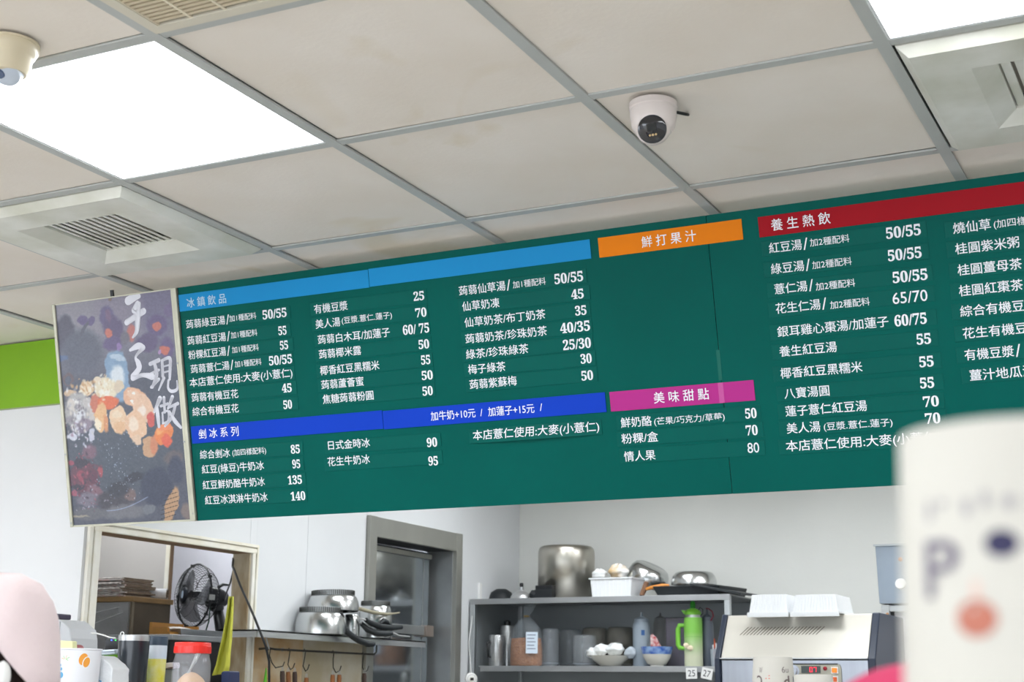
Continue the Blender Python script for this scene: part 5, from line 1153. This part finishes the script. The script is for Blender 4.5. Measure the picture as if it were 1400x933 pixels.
for s_, u0, u1, lab in (('l', 1021, 1086, 'left upturned white foam tray on the machine'), ('r', 1080, 1155, 'right upturned white foam tray on the machine')):
    YY = MY + .03; x0, x1 = at(u0, 840, Y=YY).x, at(u1 - 4, 840, Y=YY).x
    o, xc, W_, h = crate('foam_tray', lab, u0 + 2, u1 - 9, 813, YY, mzt + .001, flip=True, depth=.25, ribs=14, taper=.86)
    for c in list(o.children):
        pass
    MB().box(xc - W_ * 1.04, xc + W_ * 1.04, YY - .008, YY + .002, mzt - .011, mzt + .004).build('front_flap', m_foam, o)
tag(MB().box(-2.1, at(1198, 780, Y=5.98).x - .03, 5.25, 6.1, .0, .898).build('prep_counter', m_steeld), 'steel prep counter carrying the cream machine', 'counter')

# ================= steel unit at the right =================
UY = 5.98; ux0 = at(1198, 780, Y=UY).x; uz1, uz0 = at(1198, 746, Y=UY).z, at(1202, 826, Y=UY).z
t = thing('steel_dispenser', 'tall blue grey steel unit with round white knob behind the blurred cup', 'appliance', (ux0 + .3, UY + .2, 0))
m_bs = mat('blue_grey_steel_sheet', (156, 166, 178), .35, .85, var=.15, scale=4)
MB().add([(ux0, UY, uz1), (ux0 + .62, UY, uz1), (ux0 + .62, UY + .3, uz1), (ux0, UY + .3, uz1), (ux0 + .008, UY - .006, uz0), (ux0 + .61, UY - .006, uz0), (ux0 + .61, UY + .3, uz0), (ux0 + .008, UY + .3, uz0)], [(0, 1, 2, 3), (7, 6, 5, 4), (0, 4, 5, 1), (1, 5, 6, 2), (2, 6, 7, 3), (3, 7, 4, 0)]).build('control_box', m_bs, t, bevel=.002)
MB().box(ux0 - .006, ux0 + .62, UY - .01, UY + .002, uz1 - .004, uz1 + .003).build('top_edge', mat('bright_post', (186, 190, 192), .35, .9), t)
p = at(1232, 799, Y=UY - .01); MB().lathe([(.022, 0), (.021, .016), (.018, .02), (.0005, .02)], 30, F1(p.x, UY - .006, p.z)).build('white_knob', m_white, t, smooth=True)
p = at(1231, 765, Y=UY - .01); MB().lathe([(.009, 0), (.008, .006), (.0005, .008)], 16, F1(p.x, UY - .003, p.z)).build('brass_screw', mat('brassy', (188, 140, 100), .4, .6), t, smooth=True)
MB().box(ux0 + .012, ux0 + .045, UY, UY + .28, 0, uz0 - .004).build('upright', m_steel, t, bevel=.003)
MB().box(ux0 + .56, ux0 + .60, UY, UY + .28, 0, uz0 - .004).build('upright', m_steel, t, bevel=.003)
MB().box(ux0 + .045, ux0 + .56, UY + .004, UY + .03, uz0 - .03, uz0 - .008).build('crossbar', m_steel, t)
MB().box(ux0 + .045, ux0 + .058, UY + .02, UY + .04, .9, uz0 - .03).build('gasket', m_black, t)  # black strip filling the dark gap beside the upright
MB().box(ux0 + .058, ux0 + .56, UY + .03, UY + .036, .3, uz0 - .035).build('white_panel', mat('soft_white_panel', (212, 212, 218), .35), t)
p = at(1213, 840, Y=UY - .004); MB().lathe([(.006, 0), (.005, .006), (.0005, .007)], 12, F1(p.x, UY, p.z)).build('screw', mat('brassy', (188, 140, 100), .4, .6), t)

# ================= service case carrying the front items =================
KZ = EYE - .085
t = thing('service_case', 'long steel topped service case carrying cups and jars below the menu board', 'counter', (-1.6, 3.0, 0))
MB().box(-3.35, .6, 2.55, 3.5, KZ - .02, KZ).build('top', m_steel, t, bevel=.003)
MB().box(-3.3, .55, 2.62, 3.45, .0, KZ - .02).build('body', m_white, t)
def cyl_on(name, label, cat, u0, u1, vt, Y, zb=None): return cyl_thing(name, label, cat, u0, u1, vt, Y, KZ if zb is None else zb)
# printed cups (upturned) on the case
m_cup = mat('cream_paper_cup', (200, 197, 189), .6, spec=.2)
m_ink = mat('grey_brown_ink', (104, 92, 92), .7); m_inkr = mat('coral_ink', (214, 100, 84), .7); m_inkn = mat('navy_ink', (44, 42, 78), .7)
def wrap(r0, taper, h, yaw):
    def f(p):   # x = arc length, y = height on the cup, z = proud of the wall
        r = r0 + taper * (h - p[1]) + .0006 + p[2]; a = yaw + p[0] / r0; return (r * math.cos(a), r * math.sin(a), p[1])
    return f
def paper_cup(label, x, y, zb, r, h, tap=.075):
    t = thing('paper_cup', label, 'cup', (x, y, zb), None)
    rb = r + tap * h
    MB().lathe([(rb + .002, 0), (rb + .004, .002), (rb + .002, .005), (rb, .007), (r + .0005, h - .002), (r, h), (r - .002, h + .0005), (r - .003, h - .004), (.0005, h - .004)], 64, cap0=False).build('cup_wall', m_cup, t, smooth=True, local=True)
    return t
p = at(1056.5, 899, Y=2.75); dep = (p - Vector((0, 0, EYE))).dot(FWD); r = 26 / FPX * dep
c1 = paper_cup('small cream paper cup upturned in front of the machine, brown letters on it', p.x, p.y, KZ, r, p.z - KZ)
h = p.z - KZ; yaw = math.atan2(-p.y, -p.x); W1 = wrap(r, .075, h, yaw); pm = dep / FPX
for s_, du, dv, hh_, m_, rot in (('W', -15.5, 18, 8, m_ink, 0), ('C', -17, 32, 14, m_ink, 1), ('6u', 15, 17, 8, m_ink, 0), ('d', 16, 32, 14, m_ink, 0), ('.:', -7, 27, 5, m_inkr, 0)):
    wd = hh_ * (.62 * len(s_)) * pm; xc = math.asin(max(-.95, min(.95, du * pm / r))) * r
    text(s_, c1, m_, xc - wd / 2 if not rot else xc + wd / 2, xc + wd / 2 if not rot else xc - wd / 2, h - dv * pm, inkh=hh_ * pm, z=0, bold=0 if hh_ < 10 else .02, M=W1)
for q in range(12):
    a = 2 * PI * q / 12
o = MB().add([W1((math.asin(.93) * r + dx * .5, h - 31 * pm + dy, 0)) for dx, dy in [(.004 * math.cos(a), .008 * math.sin(a)) for a in [2 * PI * q / 14 for q in range(14)]]], [tuple(range(14))]).build('printed_dot', m_inkn, c1, local=True)
p = at(1112, 923.5, Y=2.72); r2 = 25 / FPX * dep
paper_cup('second small cream cup upturned right of the lettered one', p.x, p.y, KZ, r2, p.z - KZ)
# tub with fruit print
t, x, y, r, h = cyl_on('printed_tub', 'white paper tub printed with orange slices and blue letters', 'tub', 81, 139, 888, 3.05)
mtub = mat('white_paper', (232, 232, 236), .6)
MB().lathe([(.0005, 0), (r * .86, 0), (r * .985, h - .004), (r * 1.02, h - .002), (r * 1.02, h + .001), (r * .97, h), (r * .84, .004), (.0005, .004)], 56, T(x, y, KZ)).build('tub_wall', mtub, t, smooth=True)
dep = (Vector((x, y, KZ + h - EYE))).dot(FWD); pm = dep / FPX; yaw = math.atan2(-y, -x) 
def Wt(p): rr = r * (.86 + .125 * p[1] / h) + .0006 + p[2]; a = yaw + p[0] / r; return (rr * math.cos(a), rr * math.sin(a), p[1])
def disc(parent, name, m_, du, dv, ru, rv, z=0, n=18, rot=0, Wf=None, rr=None, hh=None):
    Wf = Wf or Wt; rr = rr or r; hh = hh or h
    c = math.asin(max(-.97, min(.97, du * pm / rr))) * rr
    vs = [];
    for q in range(n):
        a = 2 * PI * q / n; ex, ey = ru * math.cos(a), rv * math.sin(a); vs.append(Wf((c + (ex * math.cos(rot) - ey * math.sin(rot)) * pm, hh - (dv + ex * math.sin(rot) + ey * math.cos(rot)) * pm, z)))
    return MB().add(vs, [tuple(range(n))]).build(name, m_, parent, local=True)
mo_ = mat('orange_print', (240, 160, 60), .6); mbl_ = mat('blue_print', (90, 168, 214), .6)
disc(t, 'orange_slice', mo_, 5, 14, 6, 8, rot=.3); disc(t, 'slice_ring', mat('white_print', (240, 240, 240), .6), 9.5, 18, 5.6, 8, .0004, rot=.3); disc(t, 'orange_slice', mo_, 9.5, 18, 4.4, 6.8, .0008, rot=.3)
for du, dv, a, b in ((-25, 22, 2.0, 1.8), (-24, 27, 2.6, 2.2), (-24, 35, 5, 4.2)): disc(t, 'blue_drop', mbl_, du, dv, a, b)
disc(t, 'yellow_mark', mat('yellow_print', (226, 196, 70), .6), -27, 44, 5, 3)
for k, (a0, L_) in enumerate(((.4, 7), (1.2, 6), (2.2, 6), (2.9, 7), (-.4, 5))):
    du, dv = -19 + L_ * .5 * math.cos(a0), 14 - L_ * .5 * math.sin(a0); disc(t, 'leaf_mark', mat(['pale_green_print', 'pale_orange_print'][k % 2], [(176, 210, 160), (236, 196, 160)][k % 2], .6), du, dv, L_ * .5, .6, rot=-a0)
cx_ = -3 * pm
text("'INI'J", t, mbl_, cx_ - 10 * pm, cx_ + 9 * pm, h - 36 * pm, inkh=8 * pm, z=.0, bold=0.01, M=Wt)
# crumpled white packet
p0 = at(140, 933, Y=2.98)
def slab_px(name, label, cat, poly, Y, th, m_, n=None, parent=None):
    P = [at(u, v, Y=Y) for u, v in poly]; k = len(P)
    zlo = min(p.z for p in P)
    t = parent or thing(name, label, cat, (sum(p.x for p in P) / k, Y + th / 2, KZ))
    MB().add([tuple(p) for p in P] + [(p.x, Y + th, p.z) for p in P], [tuple(range(k)), tuple(reversed(range(k, 2 * k)))] + [(i, k + i, k + (i + 1) % k, (i + 1) % k) for i in range(k)]).build(n or 'body', m_, t, bevel=.003)
    return t
t = slab_px('tissue_packet', 'white crumpled plastic packet with blue marks beside the printed tub', 'packet', [(124, 950), (125, 905), (127, 899), (133, 897), (141, 901), (150, 908), (154, 915), (153, 922), (152, 950)], 3.10, .07, mat('white_film', (232, 234, 236), .4, bump=.5, bscale=30))
for u, v, a in ((127, 920, 1), (128, 930, 3), (136, 932, 2)): slab_px('', '', '', [(u - a, v - a), (u + a * 1.4, v - a * .4), (u + a, v + a)], 3.099, .0015, mbl_, 'blue_mark', t)
t = slab_px('green_carton', 'bright green carton between the white packet and black tumbler', 'carton', [(141, 950), (141, 896), (163, 895), (163, 950)], 3.22, .06, mat('bright_green_card', (134, 204, 20), .5))
t = slab_px('white_lid_stack', 'pale blue white flat lids resting on the green carton', 'lid', [(124, 890), (157, 888), (157.5, 894.5), (124, 897)], 3.19, .10, mat('pale_blue_white', (214, 224, 236), .4))
slab_px('', '', '', [(124, 892.2), (157, 890.6), (157, 891.4), (124, 893)], 3.187, .004, m_frost, 'lid_gap', t)
t.location.z = KZ
t = slab_px('yellow_note', 'pale yellow note pad behind the printed tub', 'note', [(78, 890), (78, 876), (99, 877), (99.5, 889)], 3.3, .02, mat('pale_yellow_paper', (234, 232, 180), .7))
slab_px('', '', '', [(79, 950), (79, 889), (97, 889), (97, 950)], 3.3, .03, m_white, 'stand', t)
t = slab_px('red_bottle', 'dark red rounded bottle top just right of the yellow note', 'bottle', [(99, 950), (99.5, 883), (101, 881.5), (104, 883), (106, 887), (106, 950)], 3.34, .03, mat('dark_red_cap', (150, 50, 56), .5))
# black tumbler
t, x, y, r, h = cyl_on('insulated_tumbler', 'black insulated tumbler with steel rim', 'tumbler', 163, 205, 869, 3.2)
rimh = at(184, 877, Y=3.2).z - KZ
MB().lathe([(.0005, 0), (r * .74, 0), (r * .78, .004), (r * .98, rimh * .8), (r, rimh), (r * .9, rimh)], 48, T(x, y, KZ)).build('body', mat('gloss_black_navy', (16, 26, 36), .3, coat=.4), t, smooth=True)
MB().lathe([(r * .985, rimh), (r * 1.0, h - .003), (r * .99, h), (r * .95, h), (r * .93, rimh)], 48, T(x, y, KZ), cap0=False, cap1=False).build('steel_rim', m_steel, t, smooth=True)
MB().lathe([(r * .93, h - .008), (r * .93, h - .004), (.0005, h - .004)], 40, T(x, y, KZ)).build('lid', m_clear, t, smooth=True)
p = at(167, 867.5, Y=3.2); MB().tube([p + Vector((.006 * math.cos(a), 0, .006 * math.sin(a))) for a in [PI * 2 * k / 14 for k in range(14)]], .0016, 6, closed=True).build('lid_loop', m_white, t, smooth=True)
# yellow tumbler
t, x, y, r, h = cyl_on('yellow_tumbler', 'slim white and yellow patterned tumbler with dark blue lid', 'tumbler', 203, 229, 881, 3.32)
h2 = at(216, 871, Y=3.32).z - KZ
myt = mat('yellow_white_print', (228, 218, 60), .35, var=.6, scale=22, coat=.3, col2=(232, 228, 170))
MB().lathe([(.0005, 0), (r * .8, 0), (r * .84, .004), (r * .975, h * .8)], 40, T(x, y, KZ), cap1=False).build('body', myt, t, smooth=True)
MB().lathe([(r * .975, h * .8), (r, h * .96), (r * .97, h)], 40, T(x, y, KZ), cap0=False).build('upper_body', mat('pale_print', (224, 230, 238), .35, var=.3, scale=12, coat=.3, col2=(196, 210, 226)), t, smooth=True)
MB().lathe([(r * 1.01, h - .004), (r * 1.03, h + .008), (r * .98, h2), (r * .7, h2 + .002), (.0005, h2 + .002)], 40, T(x, y, KZ)).build('lid', mat('slate_blue_lid', (58, 74, 92), .35), t, smooth=True)
# grey box with chrome cap
t = slab_px('grey_jug', 'grey box shaped jug with pale lilac cap left of the red lidded jar', 'jug', [(224, 950), (224, 916), (236, 915), (236, 950)], 3.36, .03, mat('cool_grey_plastic', (118, 122, 128), .4))
slab_px('', '', '', [(223, 915), (223.5, 907), (237, 906), (237, 911), (236, 915)], 3.355, .03, mat('lilac_white', (208, 200, 214), .3), 'cap', t)
slab_px('', '', '', [(223.5, 914.5), (236, 912), (236, 914.5)], 3.350, .004, mat('maroon', (74, 40, 40), .4), 'cap_line', t)
# red lidded jar
t, x, y, r, h = cyl_on('plastic_jar', 'clear plastic jar with bright red screw lid and steel spoon handle inside', 'jar', 238, 290, 879, 3.2)
zl = at(264, 894, Y=3.2).z - KZ; zs_ = at(264, 905, Y=3.2).z - KZ; zf = at(264, 921, Y=3.2).z - KZ
m_red = mat('bright_red_lid', (238, 44, 32), .35, coat=.2)
MB().lathe([(r * .93, zl), (r * .96, zl + .001), (r * .96, zl + (h - zl) * .64), (r * .95, zl + (h - zl) * .66), (r * .945, zl + (h - zl) * .72), (r * .945, h - .002), (r * .92, h), (.0005, h + .001)], 56, T(x, y, KZ), cap0=False).build('lid', m_red, t, smooth=True)
rg = MB()
for k in range(60):
    a = 2 * PI * k / 60; rg.box(r * .955, r * .972, -.0012, .0012, zl + .002, zl + (h - zl) * .62, T(x, y, KZ) @ Matrix.Rotation(a, 4, 'Z'))
rg.build('grip_ridges', m_red, t)['kind'] = 'stuff'
MB().lathe([(r * .86, .004), (r * .95, .002), (r, .012), (r, zs_ * .93), (r * .97, zs_), (r * .9, zs_ + (zl - zs_) * .5), (r * .88, zl), (r * .88, zl + .008)], 56, T(x, y, KZ), cap1=False).build('jar_wall', mat('clear_pet', (214, 218, 224), .06, alpha=.24, spec=.9, coat=.6), t, smooth=True)
MB().blob((x + .0, y, KZ + zf * .52), (r * .9, r * .9, zf * .50), 28, 16, .015, seed=2).build('peach_contents', mat('peach_powder', (232, 190, 146), .8, var=.1, scale=30), t, smooth=True)
a, b = at(272, 893, Y=3.19), at(251, 933, Y=3.19)
MB().tube([a, a.lerp(b, .15), a.lerp(b, .5), b, b + (b - a) * .4], [.006, .006, .0035, .003, .003], 10).build('spoon_handle', m_steel, t, smooth=True)
# black network box in the doorway
t = thing('network_box', 'small black box with blue and green lights behind the tumbler', 'electronics', at(153, 890, Y=3.42))
a, b = at(144, 874, Y=3.42), at(164, 874, Y=3.42)
MB().box(a.x, b.x, 3.42, 3.47, KZ, a.z).build('case', mat('black_case', (12, 20, 26), .35), t, bevel=.002)
for u, c, nm in ((152, (60, 80, 255), 'blue_led'), (157.5, (30, 170, 60), 'green_led')):
    p = at(u, 875.8, Y=3.418); MB().lathe([(.0005, 0), (.0022, 0), (.0018, .0015), (.0005, .002)], 10, F1(p.x, 3.42, p.z)).build(nm, mat(nm, c, .4, emis=3), t)
tag(MB().tube([at(124, 866, Y=3.45), at(132, 866.5, Y=3.46), (at(142, 869, Y=3.46)), at(150, 872, Y=3.46), at(158, 873, Y=3.46)], .0022, 8).build('white_cable', m_white, smooth=True), 'white cable arching to the black network box', 'cable')
# grey appliance and bracket at the left wall
t = thing('grey_dispenser', 'pale grey container with dark cap against the left wall, partly behind the hat', 'container', at(84, 880, Y=3.5))
xa_, xb_ = at(62, 860, Y=3.5).x, at(97, 860, Y=3.5).x
mgd_ = mat('pale_grey_plastic', (190, 192, 196), .5)
P = [at(u, v, Y=3.5) for u, v in ((60, 846), (80, 847.5), (84, 850), (95, 860), (97, 873), (97, 960), (60, 960))]
MB().add([tuple(p) for p in P] + [(p.x, 3.62, p.z) for p in P], [tuple(range(7)), tuple(reversed(range(7, 14)))] + [(i, 7 + i, 7 + (i + 1) % 7, (i + 1) % 7) for i in range(7)]).build('body', mgd_, t, bevel=.004)
MB().box(at(81.5, 850, Y=3.498).x, at(82.2, 850, Y=3.498).x, 3.498, 3.5, KZ - .1, at(82, 850, Y=3.5).z).build('seam', m_steeld, t)
MB().box(at(62, 845, Y=3.52).x, at(79, 845, Y=3.52).x, 3.5, 3.58, at(70, 846.5, Y=3.5).z, at(70, 839, Y=3.5).z).build('cap', mat('dark_violet_cap', (52, 44, 66), .5), t, bevel=.004)
MB().box(xa_ - .05, xb_, 3.52, 3.6, 0, KZ - .1).build('stand', mgd_, t)
p = at(99, 869, Y=3.66); t = thing('bolted_bracket', 'grey metal bracket with two bolts at the corner of the left wall', 'bracket', (p.x, 3.684, p.z))
b1, b2 = at(95, 862, Y=3.68), at(103, 880, Y=3.68)
MB().box(b1.x, b2.x, 3.678, Y_L - .001, b2.z, b1.z).build('plate', m_steeld, t, bevel=.004)
for v in (865.5, 873): q = at(99.5, v, Y=3.675); MB().lathe([(.0065, 0), (.006, .004), (.0025, .006), (.0005, .006)], 16, F1(q.x, 3.678, q.z)).build('bolt', m_steel, t, smooth=True)
q1, q2 = at(106.5, 866, X=X_S + .012), at(116, 866, X=X_S + .012)
MB().box(at(107, 900, X=X_S).x - .0, X_S + .0155, JY0 - .045, JY0 - .018, KZ - .1, at(110, 867, X=X_S + .01).z).build('latch_channel', mat('latch_steel', (168, 160, 150), .4, .7), t)

# ================= near cup and magenta cloth on the front counter =================
NZ = EYE - .03
t = thing('front_counter', 'pale front counter just below the frame', 'counter', (.05, .65, 0))
MB().box(-.75, 1.0, .34, 1.0, NZ - .03, NZ).build('top', m_white, t, bevel=.004); MB().box(-.7, .95, .38, .95, 0, NZ - .03).build('body', m_white, t)
pt = at(1388, 597, Y=.50); dep = (pt - Vector((0, 0, EYE))).dot(FWD); r = 153 / FPX * dep; h = pt.z - NZ
c2 = paper_cup('large blurred cream paper cup upturned at the right foreground', pt.x, pt.y, NZ, r, h, .03)
yaw = math.atan2(-pt.y, -pt.x); W2 = wrap(r, .03, h, yaw); pm = dep / FPX
text('P', c2, mat('soft_grey_ink', (104, 98, 116), .7), (math.asin(-.66) * r) - 20 * pm, (math.asin(-.66) * r) + 34 * pm, h - 188 * pm, inkh=72 * pm, z=0, bold=.012, M=W2)
def disc2(nm, m_, du, dv, ru, rv, z=0): disc(c2, nm, m_, du, dv, ru, rv, z, 26, 0, W2, r, h)
disc2('navy_dot', m_inkn, -24, 160, 20, 17); disc2('coral_drop', mat('salmon_ink', (178, 108, 90), .7), -57, 252, 25, 23)
disc2('coral_tip', mat('pale_salmon', (216, 184, 172), .7), -56, 216, 5, 12)
for k, (du, dv, a, b) in enumerate(((-108, 112, 6, 14), (-92, 104, 8, 4), (-62, 112, 6, 12), (-40, 104, 5, 12), (-12, 108, 8, 9), (20, 108, 9, 12))): disc2('faint_letter', mat('faint_grey_ink', (158, 154, 158), .7), du, dv, a, b)
# magenta cloth
pts = [(1080, 990), (1130, 952), (1165, 930), (1200, 912), (1232, 899), (1262, 890), (1300, 905), (1330, 990)]
P = [at(u, v, Y=.80) for u, v in pts]
t = thing('magenta_cloth', 'blurred magenta cloth heaped behind the large cup in the foreground', 'cloth', (P[3].x, .84, NZ))
vs = []; fs = []; n = len(P); K = 7
for j in range(K):
    for i, p in enumerate(P):
        f_ = j / (K - 1); vs.append((p.x + .01 * math.sin(j * 1.3 + i), .78 + .12 * f_, NZ + max(0.0005, (p.z - NZ) * math.sin(PI * (.18 + .64 * f_)) / math.sin(PI * .5)) + .002 * math.sin(i * 2 + j)))
for j in range(K - 1):
    for i in range(n - 1): q = j * n + i; fs.append((q, q + 1, q + n + 1, q + n))
MB().add(vs, fs).build('cloth', mat('magenta_fabric', (186, 40, 88), .8, bump=.2, bscale=120), t, smooth=True, sub=1, solid=.004)

# ================= person with the pale pink hat =================
PD = 2.05
hp = at(-14, 786, Y=1.55)                       # crown of the hat
hc = Vector((hp.x, hp.y, hp.z - .135))          # middle of the head
face = (-RIGHT * .96 + FWD * .25); face.z = 0; face.normalize(); side = Vector((0, 0, 1)).cross(face)
t = thing('person', 'person in pale pink bucket hat with dark hair at the lower left edge', 'person', (hp.x, hp.y, 0))
m_skin = mat('skin', (206, 160, 134), .55); m_shirt = mat('pale_shirt', (206, 200, 204), .85); m_trou = mat('dark_trousers', (52, 54, 62), .85)
m_hair = mat('dark_brown_hair', (38, 24, 22), .45, var=.4, scale=40, stretch=(1, 1, .15), bump=.4, bscale=60)
X0, Y0 = hp.x, hp.y; Hh = hp.z
def P3(s, f, z): return Vector((X0, Y0, 0)) + side * s + face * f + Vector((0, 0, z))
sk = {}; vsn = []; edges = []; rad = []
def V(name, s, f, z, r, par=None, r2=None):
    sk[name] = len(vsn); vsn.append(P3(s, f, z) - Vector((X0, Y0, 0))); rad.append((r, r2 or r))
    if par: edges.append((sk[par], sk[name]))
V('pelvis', 0, 0, .93, .125, None, .15); V('waist', 0, .01, 1.08, .105, 'pelvis', .13); V('chest', 0, .0, 1.27, .11, 'waist', .16); V('collar', 0, -.01, 1.39, .07, 'chest', .11)
V('neck', 0, 0, 1.45, .05, 'collar'); V('skull0', 0, .015, 1.53, .062, 'neck'); V('skull', 0, .012, Hh - .12, .072, 'skull0', .072); V('skulltop', 0, .0, Hh - .07, .065, 'skull')
for s_, nm in ((1, 'l'), (-1, 'r')):
    V(nm + 'sh', s_ * .17, -.01, 1.37, .055, 'collar'); V(nm + 'up', s_ * .205, 0, 1.24, .046, nm + 'sh'); V(nm + 'el', s_ * .225, .0, 1.08, .038, nm + 'up'); V(nm + 'fa', s_ * .20, .13, 1.03, .032, nm + 'el'); V(nm + 'wr', s_ * .17, .24, 1.04, .024, nm + 'fa'); V(nm + 'pm', s_ * .16, .31, 1.05, .028, nm + 'wr')
    for q in range(4): V(nm + 'f%d' % q, s_ * (.135 + .019 * q), .355, 1.06 - .002 * q, .0085, nm + 'pm'); V(nm + 'g%d' % q, s_ * (.132 + .019 * q), .385 - .006 * abs(q - 1.5), 1.045, .0075, nm + 'f%d' % q)
    V(nm + 't0', s_ * .125, .30, 1.06, .011, nm + 'pm'); V(nm + 't1', s_ * .108, .33, 1.06, .009, nm + 't0')
    V(nm + 'hip', s_ * .085, 0, .86, .095, 'pelvis'); V(nm + 'kn', s_ * .09, .01, .48, .058, nm + 'hip'); V(nm + 'an', s_ * .09, -.01, .09, .04, nm + 'kn'); V(nm + 'ft', s_ * .095, .13, .035, .034, nm + 'an')
me = bpy.data.meshes.new('body'); me.from_pydata([tuple(v) for v in vsn], edges, []); bo = bpy.data.objects.new('body', me); COL.objects.link(bo); bo.parent = t
smd = bo.modifiers.new('skin', 'SKIN'); smd.use_smooth_shade = True
for k, (a, b_) in enumerate(rad): me.skin_vertices[0].data[k].radius = (a, b_)
me.skin_vertices[0].data[0].use_root = True
sb = bo.modifiers.new('sub', 'SUBSURF'); sb.levels = 2; sb.render_levels = 2
mbod = bpy.data.materials.new('skin_and_clothes'); mbod.use_nodes = True; nt = mbod.node_tree; bs = nt.nodes['Principled BSDF']; bs.inputs['Roughness'].default_value = .8
tc = nt.nodes.new('ShaderNodeTexCoord'); sp = nt.nodes.new('ShaderNodeSeparateXYZ'); cr = nt.nodes.new('ShaderNodeValToRGB'); cr.color_ramp.interpolation = 'CONSTANT'
mr = nt.nodes.new('ShaderNodeMapRange'); mr.inputs[2].default_value = 2.0; nt.links.new(tc.outputs['Object'], sp.inputs[0]); nt.links.new(sp.outputs[2], mr.inputs[0]); nt.links.new(mr.outputs[0], cr.inputs[0]); nt.links.new(cr.outputs[0], bs.inputs['Base Color'])
cr.color_ramp.elements[0].position = 0; cr.color_ramp.elements[0].color = (.03, .032, .04, 1); cr.color_ramp.elements[1].position = .485; cr.color_ramp.elements[1].color = (*lin((206, 200, 204)), 1)
e = cr.color_ramp.elements.new(.715); e.color = (*lin((206, 160, 134)), 1)
me.materials.append(mbod)
# face
fz = hc.z - .02
def face_blob(nm, s, f, z, r, m_): 
    q = P3(s, f, z); MB().blob(q, r, 14, 10).build(nm, m_, t, smooth=True)
for s_ in (1, -1):
    face_blob('eye', s_ * .032, .088, fz + .0, (.012, .012, .009), m_white); face_blob('iris', s_ * .032, .099, fz, (.005, .005, .005), m_black)
    face_blob('ear', s_ * .083, .0, fz - .01, (.014, .014, .03), m_skin)
face_blob('nose', 0, .104, fz - .03, (.014, .014, .02), m_skin); face_blob('mouth', 0, .092, fz - .065, (.02, .02, .007), mat('lips', (176, 92, 86), .5))
face_blob('ear_loop', -.088, .012, fz - .03, (.012, .012, .016), m_white) if False else None
# hair
MB().blob(P3(0, -.0, hc.z - .025), (.090, .090, .120), 32, 20, .01, seed=3).blob(P3(0, -.03, hc.z - .11), (.074, .066, .09), 24, 14, .02, seed=6).build('hair', m_hair, t, smooth=True)
p = at(3, 925, Y=1.50); MB().blob(p, (.012, .01, .020), 16, 10, .02).build('white_mask_loop', m_white, t, smooth=True)
# hat: crown and drooping brim, tipped back
m_hat = mat('pale_pink_fabric', (238, 220, 222), .9, var=.05, scale=12, bump=.25, bscale=60)
hm = MB(); seg = 72; prof = [(.0008, .0), (.045, -.003), (.072, -.014), (.087, -.034), (.094, -.060), (.098, .35), (.101, .7), (.105, 1.0)]
vs = []; fs = []
for q, (rr, zz) in enumerate(prof):
    for k in range(seg):
        a = 2 * PI * k / seg; wv = 1 + (.022 * max(0, q - 3) / 4) * math.sin(a * 5 + .8) + .014 * math.sin(a * 3 + q * .7) + .012 * math.sin(a * 9 + q)
        v = face * (rr * wv * math.cos(a) * 1.02) + side * (rr * wv * math.sin(a)); xr = v.dot(RIGHT)
        edge = min(-.062, -.036 - 1.25 * xr)      # the brim is pushed up over the face and hangs low at the nape
        if q > 4: v.z = -.060 + (edge + .060) * zz + .004 * math.sin(a * 4 + q)
        else: v.z = zz + .003 * math.sin(a * 4 + q)
        vs.append(Vector((X0, Y0, Hh)) + v)
for q in range(len(prof) - 1):
    for k in range(seg): k2 = (k + 1) % seg; fs.append((q * seg + k, q * seg + k2, (q + 1) * seg + k2, (q + 1) * seg + k))
fs.append(tuple(range(seg)))
hm.add(vs, fs).build('bucket_hat', m_hat, t, smooth=True, solid=.0035)
slab_px('navy_case', 'dark navy case end below the yellow cloth', 'case', [(302, 960), (302, 920), (305, 918), (313, 918), (313, 960)], 3.40, .05, mat('navy_plastic', (24, 40, 84), .4))
flush_text()
bpy.context.view_layer.update()
